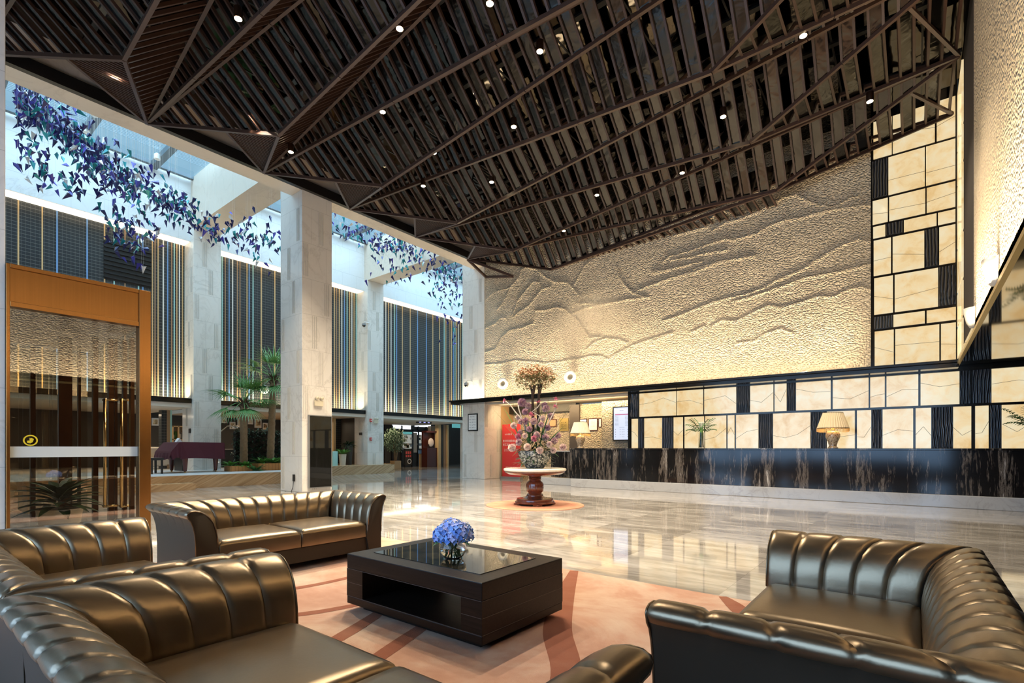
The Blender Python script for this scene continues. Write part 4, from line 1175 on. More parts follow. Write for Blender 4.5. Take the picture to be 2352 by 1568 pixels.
MB().box(-11.6, XG-.1, ga-.5, gb, zt+.06, zh).build('vestibule_roof', M['darkbronze'], dr)
# inner doors, posts and tall pull handles
def post(px0, px1, x, z0=0, z1=2.8, m='darkbronze', d=.08):
    a, c = atx(px0, 1000, x), atx(px1, 1000, x)
    MB().box(x-d, x, min(a.y, c.y), max(a.y, c.y), z0, z1).build('inner_post', M[m], dr)
post(135, 166, -9.9); post(214, 226, -9.5); post(250, 262, -9.5); post(264, 270, -9.5); post(283, 292, -9.5); post(300, 309, -9.2); post(180, 186, -10.6)
post(70, 82, -11.2)
for px in (241, 279):
    x = -9.42; a, c = atx(px, 915, x), atx(px, 1165, x)
    hb_ = MB(); hb_.tube([a, c], .022, 12)
    for t in (.01, .99):
        q = a.lerp(c, t); hb_.tube([q+Vector((-.08, .0, 0)), q+Vector((0, .0, 0))], .018, 8); hb_.tube([q, q+Vector((0, .16, 0))], .018, 8)
    hb_.build('pull_handle', M['brass'], dr, smooth=True)
MB().box(-11.6, -11.55, -1.5, gb, 0, zt).build('rear_glass', M['pane'], dr)
# potted broad-leaf plant behind the glass
c = Vector((-8.95, 1.58, 0))
gp = thing('potted_plant', 'dark broad-leaved plant in a pale pot behind the entrance glass', 'plant', c)
MB().lathe([(.16,0),(.20,.05),(.24,.32),(.25,.34),(.23,.34),(.0005,.30)], c, 28).build('pot', M['soffit_white'], gp, smooth=True, sharp=40)
lb = MB()
for i in range(46):
    a = i*2.39996; el = .05+.9*(i/46); d = Vector((math.cos(a), math.sin(a), el))
    q = c+Vector((.06*math.cos(a), .06*math.sin(a), .34+.24*(i/46)))
    lb.leaf(q, d, rng.uniform(.42,.58)*(1-.25*i/46), .115, .55, 6, shape=.8)
lb.build('leaves', M['leaf_dark'], gp)

# ---------------- stage, steps, piano
ZS = .37
sg = struct(MB().box(-25, -16.0, -3.9, 9.0, .0, ZS).build('stage', M['traver']))
MB().box(-25, -15.99, -3.9, 9.01, ZS, ZS+.012).build('stage_top', M['stage'], sg)
MB().box(-16.0, -15.45, 1.0, 5.55, 0, .18).build('stage_step', M['traver'], sg)
struct(MB().box(-25, -18.7, 9.02, 14.95, 0, ZS+.02).build('platform', M['traver']))
ZS += .012
px0, px1, y0, y1 = -18.65, -17.3, 5.55, 7.12
pn = thing('grand_piano', 'grand piano under a burgundy velvet cover on the pale stage', 'piano', ((px0+px1)/2, (y0+y1)/2, ZS))
# draped cover: keyboard side slopes down, lower hem wavy
mb = MB(); prof = [(y0, .62), (y0+.03, .68), (y0+.22, .93), (y0+.30, .945), (y1-.02, .93), (y1, .90)]
n = 20
def outline(t):   # plan of the case: bent side towards the tail
    return px1 - .55*max(0, (t-.45)/.55)**1.6*.3
cols = []
for i, (y, z) in enumerate(prof):
    t = (y-y0)/(y1-y0); cols.append(((px0, y, ZS+z), (outline(t), y, ZS+z)))
vs = []
for a, c in cols: vs += [a, c]
fs = [(2*i, 2*i+1, 2*i+3, 2*i+2) for i in range(len(cols)-1)]
mb.add(vs, fs)
for side in (0, 1):
    pts = [c_[side] for c_ in cols]; m_ = 24; top, bot = [], []
    for k in range(m_+1):
        f = k/m_*(len(pts)-1); i = min(int(f), len(pts)-2); q = Vector(pts[i]).lerp(Vector(pts[i+1]), f-i)
        top.append(q); wv = .025*math.sin(k*1.7)
        bot.append(Vector((q.x+(.03 if side else -.03)+wv*.6, q.y, ZS+.43+.02*math.sin(k*.9)+(.03 if 6 < k < 12 else 0))))
    vs = top+bot; fs = [(k, k+1, m_+1+k+1, m_+1+k) for k in range(m_)]
    mb.add(vs, fs)
for y, dy, z in ((y0, -.04, .62), (y1, .04, .90)):
    m_ = 16; top, bot = [], []
    for k in range(m_+1):
        x = px0+(px1-px0)*k/m_ if y == y0 else px0+(outline(1)-px0)*k/m_
        top.append((x, y, ZS+z)); bot.append((x, y+dy+.02*math.sin(k*1.9), ZS+.42+.02*math.sin(k)))
    mb.add(top+bot, [(k, k+1, m_+1+k+1, m_+1+k) for k in range(m_)])
cv = mb.build('velvet_cover', M['velvet'], pn)
so = cv.modifiers.new('cloth', 'SOLIDIFY'); so.thickness = .012
for x, y in ((px1-.12, y0+.42), (px1-.35, y1-.2), (px0+.12, y0+.42)):
    lgo = MB().lathe([(.045,.05),(.055,.12),(.075,.40),(.08,.46)], (x, y, ZS), 12).build('leg', M['pianoleg'], pn, smooth=True, sharp=40)
    MB().ball((x, y, ZS+.028), .03, 10, 6).build('caster', M['brass'], lgo, smooth=True)
MB().box(px0+.35, px1-.35, y0+.42, y0+.55, ZS+.05, ZS+.45).build('pedal_lyre', M['black'], pn)
p = Vector((-17.75, 5.25, ZS))
be = thing('piano_bench', 'small black bench pulled up to the covered piano', 'bench', p)
MB().box(p.x-.32, p.x+.32, p.y-.17, p.y+.17, ZS+.40, ZS+.47).build('seat', M['black'], be, bevel=.015)
for sx in (-.27, .27):
    for sy in (-.13, .13): MB().box(p.x+sx-.025, p.x+sx+.025, p.y+sy-.025, p.y+sy+.025, ZS, ZS+.40).build('leg', M['black'], be)
p = Vector((-18.2, 6.05, ZS+.945))
mb = MB().add([(p.x-.10,p.y-.08,p.z+.005),(p.x+.10,p.y-.08,p.z+.005),(p.x+.10,p.y,p.z+.13),(p.x-.10,p.y,p.z+.13),(p.x-.10,p.y+.08,p.z+.005),(p.x+.10,p.y+.08,p.z+.005)], [(0,1,2,3),(3,2,5,4),(0,4,5,1),(0,3,4),(1,5,2)])
tag(mb.build('tent_card', M['paper']), 'small folded card standing on the covered piano', 'card')

# ---------------- planters, palms and leafy plants on the stage
def planter(label, y0, y1, x0=-17.75, x1=-17.25, h=.22):
    r = thing('wooden_planter', label, 'planter', ((x0+x1)/2, (y0+y1)/2, ZS))
    MB().box(x0, x1, y0, y1, ZS, ZS+h).build('box', M['cedar'], r, bevel=.004)
    MB().box(x0+.03, x1-.03, y0+.03, y1-.03, ZS+h-.02, ZS+h+.002).build('soil', M['soil'], r)
    return r
planter('low cedar planter nearer the piano, under the shorter palm', 7.22, 7.92, h=.18)
planter('low cedar planter nearer the main column, fuller of leaves', 8.1, 8.9, h=.24)
def bushy(name, label, c, n, L, w, mat, el=(.1,1.2), droop=.5, cat='plant', pot=None, group=None):
    r = thing(name, label, cat, c, group=group)
    z = 0
    if pot:
        MB().lathe([(pot[0]*.75,0),(pot[0],pot[1]),(pot[0]*.9,pot[1]),(.0005,pot[1]-.03)], c, 20).build('pot', M[pot[2]], r, smooth=True, sharp=40); z = pot[1]
    mb = MB()
    for i in range(n):
        a = i*2.39996+rng.uniform(-.2,.2); e = rng.uniform(*el)
        mb.leaf(Vector(c)+Vector((.04*math.cos(a), .04*math.sin(a), z)), (math.cos(a), math.sin(a), e), L*rng.uniform(.7,1.1), w, droop, 4, shape=.7)
    mb.build('leaves', M[mat], r)
    return r
for lab, x, y, h_, n_, L_, mt in (('broad green leaves in the cedar planter beside the silver pipe rail', -17.5, 7.32, .18, 22, .36, 'leaf_mid'), ('low green foliage at the foot of the shorter palm', -17.4, 7.72, .18, 24, .32, 'leaf_mid'),
          ('spiky plant between the two cedar planters', -17.3, 8.0, .0, 30, .45, 'leaf_dark'), ('bright broad leaves in the fuller cedar planter', -17.5, 8.35, .24, 26, .38, 'leaf_mid'), ('tall leafy plant in the fuller planter beside the main column', -17.45, 8.72, .24, 30, .46, 'leaf_mid')):
    bushy('planter_plant', lab, (x, y, ZS+h_), n_, L_, .12, 'leaf_bright' if mt == 'leaf_mid' else 'leaf_mid')
def palm(label, px, pyc, x, seed, trunk_tilt=0.0, R=1.22):
    rr = random.Random(seed)
    base = atx(px, 1062, x); base.z = ZS
    top = atx(px+trunk_tilt, pyc+25, x)
    r = thing('palm_tree', label, 'palm tree', base)
    tb = MB(); n = 30; pts, rad = [], []
    for i in range(n+1):
        t = i/n; q = base.lerp(top, t); pts.append(q); rad.append(.125-.025*t+(.012 if i % 2 else 0))
    tb.tube(pts, rad, 14); tb.build('trunk', M['trunk'], r, smooth=True)
    bb = MB()
    for i in range(26):
        a = i*2.4; q = top+Vector((.09*math.cos(a), .09*math.sin(a), -.25+.3*i/26)); bb.leaf(q, (math.cos(a), math.sin(a), 1.3), .26, .09, -.2, 3)
    bb.build('leaf_bases', M['trunk_dark'], r)
    for i in range(17):
        a = i*2.39996+rr.uniform(-.2,.2); e = [-.45,.1,.55,1.1,2.2][i % 5]+rr.uniform(-.1,.1)
        d = Vector((math.cos(a), math.sin(a), e)).normalized()
        st_ = top+Vector((0,0,.05)); hub = st_+d*R*.50+Vector((0,0,-.05))
        fm = MB(); fm.tube([st_, st_.lerp(hub, .5)+Vector((0,0,.04)), hub], .012, 5)
        side = d.cross(Vector((0,0,1))).normalized(); upv = side.cross(d)
        for k in range(17):
            ph = (k-8)/8*1.45
            ld = d*math.cos(ph)+side*math.sin(ph)+upv*.12*math.cos(ph)
            fm.leaf(hub, ld, R*.62*(1-.16*abs(ph)), .055, .75, 4, shape=0, fold=.2)
        fm.build('frond', M['leaf_palm'], r, recalc=False)
    return r
palm('shorter palm tree on the stage behind the cedar planter', 560, 900, -17.95, 3)
palm('taller palm tree on the stage, half hidden by the main column', 620, 845, -17.95, 5, 8, 1.35)
hd = MB()
for i in range(1500):
    q = Vector((rng.uniform(-19.2,-18.8), rng.uniform(8.05, 9.8), ZS+rng.uniform(.05, 1.45)))
    a = rng.uniform(0, 2*PI); hd.leaf(q, (math.cos(a)+.8, math.sin(a), rng.uniform(-.6,.6)), .15, .085, .4, 2)
hr = thing('ivy_hedge', 'dark ivy hedge screen behind the palm trunks', 'hedge', (-19, 8.9, ZS))
MB().box(-19.15, -18.95, 8.1, 9.75, ZS, ZS+1.35).build('trellis', M['soil'], hr)
hd.build('ivy_leaves', M['leaf_dark'], hr, recalc=False)
# arc lamp and low rail
al = thing('arc_floor_lamp', 'slim silver arc floor lamp rising beside the far column', 'floor lamp', (-20.6, 8.1, ZS))
MB().tube([(-20.6, 8.05, ZS), (-20.6, 8.1, 1.2), (-20.6, 8.25, 1.75), (-20.6, 8.5, 1.98), (-20.6, 8.75, 2.0)], .022, 8).build('arc_pole', M['chrome'], al, smooth=True)
MB().lathe([(.17,0),(.17,.03),(.02,.05)], (-20.6, 8.05, ZS), 20).build('base', M['chrome'], al)
MB().lathe([(.13,-.10),(.10,.0),(.02,.04)], (-20.6, 8.78, 2.0), 18).build('lamp_shade', M['chrome'], al, smooth=True)
pr = MB().tube([(-18.1, 7.05, ZS), (-18.1, 7.06, ZS+.22), (-18.1, 7.12, ZS+.27), (-18.1, 7.22, ZS+.27)], .025, 8).build('pipe_rail', M['chrome'], smooth=True)
tag(pr, 'short bent silver pipe at the end of the cedar planter', 'rail')

# ---------------- rooms under the mezzanine: back walls, pictures, shelf
XBK = -24.9
struct(MB().box(XBK-.2, XBK, -4, 27, 0, ZL).build('wall_mezzanine_back', M['darkwall']))
struct(MB().box(XBK, -20.3, 13.98, 14.7, 0, ZL-.3).build('wall_mezzanine_divider', M['darkwall']))
struct(MB().box(XBK, -20.1, 26.6, 26.8, 0, ZL).build('wall_mezzanine_end', M['darkwall']))
def picture(label, px0, px1, py0, py1, x=XBK):
    a, c = atx(px0, py1, x), atx(px1, py0, x)
    r = thing('framed_picture', label, 'picture', (x, (a.y+c.y)/2, a.z), group='framed pictures on the dark wall under the mezzanine')
    MB().box(x+.002, x+.035, a.y, c.y, a.z, c.z).build('mount', M['white'], r)
    dy, dz = (c.y-a.y)*.16, (c.z-a.z)*.18
    MB().box(x+.035, x+.04, a.y+dy, c.y-dy, a.z+dz, c.z-dz).build('print', M['picture'], r)
    return r
for lab, *q in (('sepia mountain print hung at the glass door end of the dark wall', 348,364,960,977), ('white print partly hidden by the far column', 508,520,957,971), ('small sepia print left of the shorter palm trunk', 527,540,969,985),
                ('dark portrait print half behind the shorter palm trunk', 545,557,957,981), ('small dark print between the palm trunks', 569,581,958,974), ('yellow landscape print, largest between the palm trunks', 584,600,959,982), ('low pale print beside the taller palm trunk', 603,614,971,986)):
    picture(lab, *q)
# slim striped pilasters at the room edges
def pil(px0, px1, x, m, z1=ZL-.33, nm='trim_pilaster'):
    a, c = atx(px0, 1000, x), atx(px1, 1000, x); return struct(MB().box(x-.3, x, a.y, c.y, 0, z1).build(nm, M[m]))
pil(371, 384, -21.5, 'mosaic'); pil(384, 392, -21.45, 'str_brown'); pil(392, 395, -21.4, 'str_aqua')
# open shelf with small things
a, c = atx(395, 1022, -22.3), atx(424, 978, -22.3)
shf = thing('open_shelf', 'open wooden shelf unit in the dim room behind the piano', 'shelf', (-22.3, (a.y+c.y)/2, ZS))
mb = MB(); xs = (-22.6, -22.25)
for y in (a.y, (a.y+c.y)/2-.02, c.y-.04): mb.box(xs[0], xs[1], y, y+.04, ZS, c.z)
for z in (ZS+.02, ZS+.55, 1.45, c.z-.04): mb.box(xs[0], xs[1], a.y, c.y, z, z+.035)
mb.build('frame', M['pale_wood'], shf)
for i, (dy, mt, h_) in enumerate(((.1,'white',.16),(.32,'leaf_mid',.28),(.62,'paper',.2),(.85,'grey',.24))):
    y = a.y+dy*(c.y-a.y)+.02
    o = MB().lathe([(.05,0),(.07,.05),(.06,h_),(.03,h_+.02)], (-22.42, y, 1.487), 14).build('shelf_pot', M[mt], smooth=True)
    tag(o, ('white pot', 'small green potted sprig', 'pale cylinder jar', 'grey jar')[i]+' standing on the open shelf behind the piano', 'ornament')
# pale tub chair and dark sofa deep in the room
for lab, px, y_, mt in (('pale tub chair low beside the glass door edge', 357, 1055, 'soffit_white'),):
    c = atx(px, 1050, -21.8); c.z = ZS
    r = thing('tub_chair', lab, 'chair', c)
    MB().box(c.x-.35, c.x+.35, c.y-.4, c.y+.4, ZS+.1, ZS+.42).build('seat', M[mt], r, bevel=.06)
    MB().box(c.x-.35, c.x-.22, c.y-.42, c.y+.42, ZS+.1, ZS+.8).build('backrest', M[mt], r, bevel=.06)
    for s_ in (-.42, .32): MB().box(c.x-.3, c.x+.3, c.y+s_, c.y+s_+.1, ZS+.1, ZS+.62).build('arm', M[mt], r, bevel=.04)
c = atx(530, 1050, -21.6); c.z = ZS
r = thing('grey_sofa', 'dark grey sofa in the room behind the cedar planters', 'sofa', c)
MB().box(c.x-.4, c.x+.4, c.y-.8, c.y+.8, ZS, ZS+.40).build('seat', M['grey'], r, bevel=.05)
MB().box(c.x+.28, c.x+.42, c.y-.85, c.y+.85, ZS+.08, ZS+.72).build('backrest', M['darkwall'], r, bevel=.05)

# right end of that room: lattice pilaster, dark palm, pot plant, aqua box
pil(766, 771, -20.9, 'str_gold'); pil(772, 797, -21.5, 'mosaic'); pil(797, 800, -21.4, 'str_gold')
c = atx(787, 1061, -19.6); c.z = ZS+.02-.012
bushy('potted_plant', 'bright leafy plant in a ribbed pot on the platform beside the main column', c, 34, .42, .10, 'leaf_bright', (.2,1.6), .6, pot=(.16,.48,'soffit_white'))
c = atx(800, 1063, -19.9); c.z = .39
bushy('bamboo_plant', 'tall dark bamboo palm behind the ribbed pot', c, 70, .40, .06, 'leaf_dark', (-.2,1.2), .7, pot=(.2,.9,'darkwall'))
a = atx(768, 1062, -19.3)
tag(MB().box(-19.5, -19.2, a.y-.12, a.y+.10, .378, 1.0).build('aqua_bin', M['str_aqua'], bevel=.01), 'aqua waste bin on the platform beside the main column', 'bin')

# ---------------- far shop front seen under the ledge
XS = -24.6
def sx(px): return atx(px, 1000, XS).y
def sz(py, px=950): return atx(px, py, XS).z
sp = thing('shop_front', 'glazed shop front with lit signs far back under the mezzanine', 'shop front', (XS, sx(945), 0))
mb = MB(); mb.box(XS-.12, XS-.02, sx(884), sx(1003), 0, 2.55); mb.build('back_panel', M['darkwall'], sp)
for a, c, e, f, m in ((901,921,974,985,'shopglow'), (923,943,974,986,'shopglow'), (953,989,973,979,'shopglow'), (924,947,992,997,'tealglow'), (950,976,992,998,'shopglow')):
    MB().box(XS-.02, XS+.03, sx(a), sx(c), sz(f), sz(e)).build('light_box', M[m], sp)
for a, c in ((923,946), (961,977), (979,992)):
    MB().box(XS-.02, XS, sx(a), sx(c), sz(1030), sz(998)).build('display_window', M['shopglow2'], sp)
mb = MB()
for px in (900, 922, 947, 960, 978, 1003): mb.box(XS-.02, XS+.06, sx(px)-.05, sx(px)+.05, 0, 2.5)
mb.box(XS-.02, XS+.06, sx(884), sx(1003), sz(990), sz(987)); mb.build('dark_frame', M['black'], sp)
MB().box(XS-.01, XS+.04, sx(948), sx(957), sz(1039), sz(993)).build('striped_curtain', M['soffit_white'], sp)
MB().box(XS-.01, XS+.02, sx(925), sx(990), sz(1022), sz(1018)).build('frosted_band', M['frost'], sp)
for i in range(26):      # goods glimpsed in the windows
    px = rng.choice((rng.uniform(925,945), rng.uniform(963,991))); py = rng.uniform(1000, 1030)
    p = atx(px, py, XS+.02); s_ = rng.uniform(.04,.10)
    MB().box(XS+.0, XS+.05, p.y-s_, p.y+s_, p.z-s_, p.z+s_*.8).build('shop_goods', M[rng.choice(('white','leaf_dark','al_pale','grey','leaf_olive'))], sp)
p = atx(938, 1062, -23.6)
bd = thing('easel_board', 'dark menu easel board with red lettering before the shop', 'sign board', (-23.6, p.y, 0))
MB().box(-23.62, -23.58, p.y-.32, p.y+.32, .12, 1.05).build('board', M['darkwall'], bd)
mb = MB()
for z, h_ in ((.78,.16),(.60,.12)):
    for k in range(3): mb.box(-23.579, -23.575, p.y-.22+.15*k, p.y-.12+.15*k, z, z+h_)
mb.build('lettering', M['inkred'], bd)
mb = MB(); n = 20
for k in range(n):
    a0, a1 = 2*PI*k/n, 2*PI*(k+1)/n
    mb.add([(-23.575, p.y+.06+r_*math.cos(t), .34+r_*math.sin(t)) for r_, t in ((.15,a0),(.15,a1),(.11,a1),(.11,a0))], [(0,1,2,3)])
mb.build('round_emblem', M['paper'], bd, recalc=False)
for s_ in (-.28,.28): MB().box(-23.64, -23.56, p.y+s_-.02, p.y+s_+.02, 0, 1.1).build('leg', M['black'], bd)
p = atx(968, 1062, -23.4)
bd = thing('display_stand', 'small blue topped display stand beside the wooden podium', 'display stand', (-23.4, p.y, 0))
MB().box(-23.45, -23.35, p.y-.15, p.y+.15, 0, .80).build('stand', M['pale_wood'], bd)
MB().box(-23.5, -23.3, p.y-.18, p.y+.18, .80, 1.0).build('blue_header', M['str_blue'], bd)
p0, p1 = atx(976, 1062, -22.6), atx(1005, 1062, -22.6)
pd = thing('wooden_podium', 'dark red wooden cabinet podium with round plate at the shop', 'cabinet', (-22.6, (p0.y+p1.y)/2, 0))
MB().box(-22.9, -22.4, p0.y, p1.y, 0, 1.15).build('body', M['darkwood'], pd, bevel=.01)
MB().box(-22.9, -22.75, p0.y, p1.y-.1, 1.15, 2.05).build('hutch_back', M['darkwood'], pd)
MB().box(-22.9, -22.45, p0.y, p1.y, 2.05, 2.15).build('hutch_top', M['darkwood'], pd)
q = atx(990, 1013, -22.5)
dsk = thing('display_plate', 'round cream plate on a stand on top of the wooden podium', 'plate', (-22.5, q.y, 1.15))
mb = MB().lathe([(.0005,-.02),(.20,-.02),(.22,.0),(.2,.01),(.0005,.0)], (0,0,0), 28)
mb.v = [(-22.5+v[2], q.y+v[0], 1.47+v[1]*1.15) for v in mb.v]; mb.build('plate', M['al_pale'], dsk, smooth=True, sharp=40)
mb = MB(); mb.bar((-22.5, q.y-.14, 1.15), (-22.47, q.y-.2, 1.36), .03, .03); mb.bar((-22.5, q.y+.14, 1.15), (-22.47, q.y+.2, 1.36), .03, .03); mb.box(-22.55, -22.4, q.y-.16, q.y+.16, 1.15, 1.18)
mb.build('plate_stand', M['black'], dsk)
for a, c, x, m in ((990,1006,-24.2,'str_brown'), (1007,1013,-22.3,'str_gold'), (1014,1018,-22.3,'darkwall'), (1019,1027,-22.3,'str_brown'), (1028,1031,-22.2,'str_gold'), (1032,1064,-24.5,'darkwall')): pil(a, c, x, m)
a, c = atx(1038, 982, -24.4), atx(1062, 974, -24.4)
tag(MB().box(-24.4, -24.35, a.y, c.y, a.z, c.z).build('teal_lightbox', M['tealglow']), 'dim teal light box above the dark wall beside the corner column', 'light box')
# hanging direction sign
a, c = atx(957, 971, -20.5), atx(990, 961, -20.5)
hs = thing('hanging_sign', 'black hanging direction sign with glowing blue characters under the mezzanine', 'sign', (-20.5, (a.y+c.y)/2, a.z))
MB().box(-20.55, -20.45, a.y, c.y, a.z, c.z).build('panel', M['black'], hs)
mb = MB()
for f in (.2, .5, .8):
    y = a.y+(c.y-a.y)*f
    for k in range(3):
        mb.box(-20.449, -20.445, y-.07+.05*k, y-.04+.05*k, a.z+.06+rng.uniform(0,.04), c.z-.07)
    mb.box(-20.449, -20.445, y-.08, y+.07, c.z-.10, c.z-.07); mb.box(-20.449, -20.445, y-.07, y+.06, a.z+.03, a.z+.055)
mb.build('glyphs', M['signblue'], hs)
mb = MB()
for y in (a.y+.1, c.y-.1): mb.tube([(-20.5, y, c.z), (-20.5, y, ZL-.34)], .012, 6)
mb.build('hanger_rods', M['black'], hs)
# ficus in a wooden box
b0, b1 = atx(901, 1072, -22.0), atx(916, 1072, -22.0)
fx = thing('potted_tree', 'leafy ficus tree in a square wooden box before the far shop', 'tree', (-22.0, (b0.y+b1.y)/2, 0))
cy_ = (b0.y+b1.y)/2
MB().box(-22.2, -21.8, b0.y, b1.y, 0, .45).build('wooden_box', M['pale_wood'], fx, bevel=.01)
mb = MB()
for k in range(3): mb.tube([(-22.0, cy_-.04+.04*k, .43), (-22.0, cy_-.08+.09*k, .9), (-22.0, cy_-.15+.15*k, 1.5)], [.04,.035,.02], 8)
mb.build('trunk', M['trunk'], fx, smooth=True)
mb = MB()
for i in range(900):
    d = Vector((rng.gauss(0,1), rng.gauss(0,1), rng.gauss(0,1))).normalized()*rng.random()**.4
    mb.leaf(Vector((-22.0+d.x*.55, cy_-.1+d.y*.72, 1.62+d.z*.72)), (rng.uniform(-1,1), rng.uniform(-1,1), -.4), .16, .075, .4, 2)
mb.build('crown', M['leaf_ficus'], fx, recalc=False)
p = atx(884, 1070, -22.0)
tag(MB().box(-22.2, -21.8, p.y-.2, p.y+.25, 0, .32).build('wooden_box', M['pale_wood'], bevel=.01), 'low empty wooden box beside the ficus tree box', 'box')

# louvred air grille on the mosaic wall
a, c = atx(238, 640, XF), atx(347, 578, XF)
ag = thing('air_grille', 'dark louvred air grille on the striped mosaic wall', 'vent', (XF, (a.y+c.y)/2, a.z))
MB().box(XF+.013, XF+.02, a.y, c.y, a.z, c.z).build('back', M['fascia'], ag)
mb = MB(); n = 9
for k in range(n):
    z = a.z+(c.z-a.z)*(k+.5)/n; mb.bar((XF+.04, a.y, z), (XF+.04, c.y, z), .05, .03)
mb.build('louvres', M['black'], ag)
# spot lamps on the skylight frame
for lab, px, py in (('white spot lamp on the skylight bar, highest in view', 217, 268), ('white spot lamp low on the first skylight bar', 198, 306), ('white spot lamp on the second skylight bar', 361, 367), ('white spot lamp on the third skylight bar', 502, 414)):
    p = atz(px, py, ZT-.24)
    r = thing('skylight_spot', lab, 'spotlight', p, group='white spot lamps on the skylight frame')
    MB().lathe([(.05,.0),(.085,.02),(.085,.16),(.04,.20)], p, 16).build('housing', M['white'], r, smooth=True, sharp=40)
    MB().tube([(p.x, p.y, p.z+.18), (p.x, p.y, ZT)], .015, 6).build('stem', M['grey'], r)

# ---------------- swarm of folded foil birds hanging from the skylight
brng = random.Random(5)
def bird_mesh(nm, mat, k):
    me = bpy.data.meshes.new(nm); q = random.Random(k)
    w = .052; vs = [(0,0,-.125), (-w,-.012,.085), (w,-.012,.085), (0,.05,.055), (0,-.03,.06)]
    me.from_pydata(vs, [], [(0,1,3),(0,3,2),(0,4,1),(0,2,4),(1,4,3),(4,2,3)]); me.materials.append(mat); return me
kinds = [('bird_navy','navy'),('bird_indigo','violet-blue'),('bird_teal','teal'),('bird_aqua','aqua'),('bird_white','silvery')]
meshes = [bird_mesh('foil_bird_'+b_, M[a_], i) for i, (a_, b_) in enumerate(kinds)]
path = [(40,228,48,1.5),(90,258,55,1.5),(150,305,60,1.3),(205,350,62,1.2),(255,395,62,1.0),(310,430,58,1.0),(370,458,48,1.0),(425,485,42,.9),(470,510,40,.6),(505,535,40,.3),
        (290,560,42,.5),(275,505,50,.45),(335,520,40,.4),(95,390,60,.35),(65,330,50,.3),(170,420,50,.4),(240,330,40,.25),
        (560,545,45,.4),(610,560,48,.55),(590,530,40,.3),(785,525,35,.55),(820,540,32,.45),(870,550,42,.9),(915,565,45,1.0),(955,585,38,.9),(905,625,38,.45),(985,590,22,.4),(1012,620,36,.9),(1040,635,42,1.1),(1030,680,42,.6),(1050,735,50,.45),(1050,785,30,.12)]
cand = []
tot = sum(p_[3]*p_[2] for p_ in path)
NB = 1750
for (bx_, by_, bt, bw) in path:
    n = round(NB*bw*bt/tot)
    for i in range(n):
        px = bx_+brng.gauss(0, 26); py = by_+brng.gauss(0, .44)*bt+(px-bx_)*(.45 if bx_ < 520 else .25)
        if px < 38: px = 38+(38-px)*.5
        X = -15.6+brng.gauss(0,1.0) if px < 700 else -15.0+brng.gauss(0,.8)
        X = min(max(X, -18.6), -13.7)
        p = atx(px, py, X)
        if p.z > ZT-.3 or p.y < -3: continue
        if p.z > 8.5 and (6.75 < p.y < 7.87 or 13.8 < p.y < 14.95): continue
        if 640 < px < 770 and brng.random() < .6: continue
        cand.append((( p-CAM).length, p))
cand.sort(key=lambda q: q[0])
shown = cand[:290]
wts = (.50,.19,.17,.07,.07)
for dist, p in shown:
    k = brng.choices(range(5), wts)[0]
    o = bpy.data.objects.new('foil_bird', meshes[k]); COL.objects.link(o)
    o.location = p; o.rotation_euler = (brng.gauss(0,.45), brng.gauss(0,.45), brng.uniform(0, 2*PI)); s_ = brng.uniform(.7,1.05); o.scale = (s_*1.1, s_*1.1, s_)
    tag(o, kinds[k][1]+' folded foil bird hanging in the swarm below the skylight', 'hanging ornament', 'hanging foil birds in the atrium')
rest = MB()
from mathutils import Euler
for dist, p in cand[290:]:
    k = brng.choices(range(5), wts)[0]
    Mx = Matrix.Translation(p) @ Euler((brng.gauss(0,.45), brng.gauss(0,.45), brng.uniform(0,2*PI))).to_matrix().to_4x4() @ Matrix.Scale(brng.uniform(.75,1.15), 4)
    rest.add([Mx @ v.co for v in meshes[k].vertices], [tuple(f.vertices) for f in meshes[k].polygons], k)
o = rest.build('distant_foil_birds', [M[a_] for a_, _ in kinds], recalc=False)
tag(o, 'dense farther part of the swarm of blue and teal foil birds under the skylight', 'hanging ornaments', None, 'stuff')
wr_ = MB()
for dist, p in cand[::7]:
    wr_.bar(p+Vector((0,0,.08)), (p.x, p.y, ZT-.02), .0018, .0018, up=(0,1,0))
o = wr_.build('hanging_threads', M['white'], recalc=False)
tag(o, 'fine pale threads that hold the foil birds under the skylight', 'threads', None, 'stuff')
# ---------------- light
def area(name, loc, target, sx_, sy_, power, col, spread=180):
    o = light(name, 'AREA', loc, power, col, target=target, shape='RECTANGLE', size=sx_, size_y=sy_)
    o.data.spread = math.radians(spread)
    return o
def strip(name, a, b_, direction, width, power, col, spread=180):
    a, b_ = Vector(a), Vector(b_); o = light(name, 'AREA', (a+b_)/2, power, col, shape='RECTANGLE', size=(b_-a).length, size_y=width)
    x = (b_-a).normalized(); z = -Vector(direction).normalized(); z = (z-x*z.dot(x)).normalized(); y = z.cross(x)
    o.rotation_euler = Matrix((x, y, z)).transposed().to_euler(); o.data.spread = math.radians(spread)
    return o
WARM = (1, .80, .52)
strip('ledge_uplight', (-12.2, 13.64, ZL+.08), (-.9, 13.64, ZL+.08), (0, .30, 1), .25, 105, WARM)
strip('ledge_throw', (-12.2, 13.60, ZL+.06), (-.9, 13.60, ZL+.06), (0, .16, 1), .30, 110, WARM, 60)
strip('column_uplight', (-13.3, 13.74, ZL+.08), (-12.4, 13.74, ZL+.08), (0, .15, 1), .08, 26, (1,.85,.6))
strip('side_uplight', (XR-.10, 9.9, ZL+.06), (XR-.10, -.5, ZL+.06), (.18, 0, 1), .08, 170, WARM)
strip('side_throw', (XR-.16, 9.9, ZL+.05), (XR-.16, -.5, ZL+.05), (.15, 0, 1), .2, 190, WARM, 60)
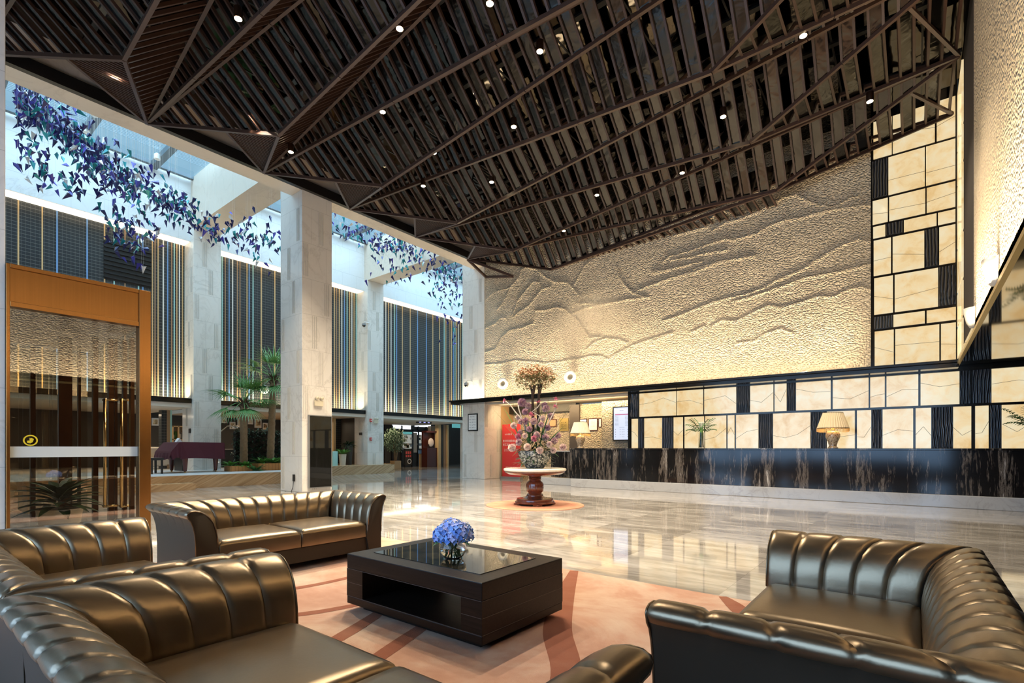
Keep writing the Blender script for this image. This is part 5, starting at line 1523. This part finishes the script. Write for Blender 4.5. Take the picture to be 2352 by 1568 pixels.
for y0, y1 in ((.9, 6.8), (7.9, 13.8), (15.0, 20.8)):
    strip('bay_uplight', (XF+.35, y0, ZL+.03), (XF+.35, y1, ZL+.03), (-.25, 0, 1), .10, 110, (1,.84,.55))
    strip('bay_cove', (XF+.22, y0, 8.25), (XF+.22, y1, 8.25), (-.12, 0, -1), .12, 120, (1,.84,.58))
    strip('mezzanine_light', (-22.0, y0, ZL-.5), (-22.0, y1, ZL-.5), (0, 0, -1), .6, 70, (1,.80,.55))
strip('niche_light', (-11.9, 14.22, 2.66), (-6.9, 14.22, 2.66), (0, 1, -.75), .10, 95, (1,.72,.38))
area('skylight_day', (-16.4, 10.5, ZT+1.2), (-16.4, 10.5, 0), 28, 5.6, 4200, (.72,.86,1.0)).rotation_euler = (0, 0, PI/2)
# daylight through the entrance front behind the lounge
area('entrance_day', (-4.2, -4.6, 2.6), (-4.2, 4.0, 1.9), 11.0, 4.6, 1000, (.56,.69,1.0))

w = bpy.data.worlds.new('sky'); SC.world = w; w.use_nodes = True
bg = w.node_tree.nodes['Background']; bg.inputs[0].default_value = (.55,.78,.95,1); bg.inputs[1].default_value = .75

# ---------------- camera
cam = bpy.data.cameras.new('camera'); co = bpy.data.objects.new('camera', cam); COL.objects.link(co)
cam.sensor_width = 36; cam.sensor_fit = 'HORIZONTAL'; cam.lens = FPX/2352*36
cam.shift_y = (CY-784)/2352; cam.shift_x = 0.0; cam.clip_start = .05; cam.clip_end = 200
co.location = CAM; co.rotation_euler = (PI/2, 0, TH)
SC.camera = co
SC.view_settings.view_transform = 'Standard'; SC.view_settings.look = 'None'; SC.view_settings.exposure = 0.0; SC.view_settings.gamma = 1.0
SC.view_settings.use_curve_mapping = False
SC.cycles.use_denoising = True
SC.cycles.max_bounces = 9; SC.cycles.diffuse_bounces = 4; SC.cycles.glossy_bounces = 5; SC.cycles.transparent_max_bounces = 12; SC.cycles.transmission_bounces = 8
SC.cycles.sample_clamp_indirect = 6.0; SC.cycles.blur_glossy = .5; SC.cycles.caustics_reflective = False; SC.cycles.caustics_refractive = False
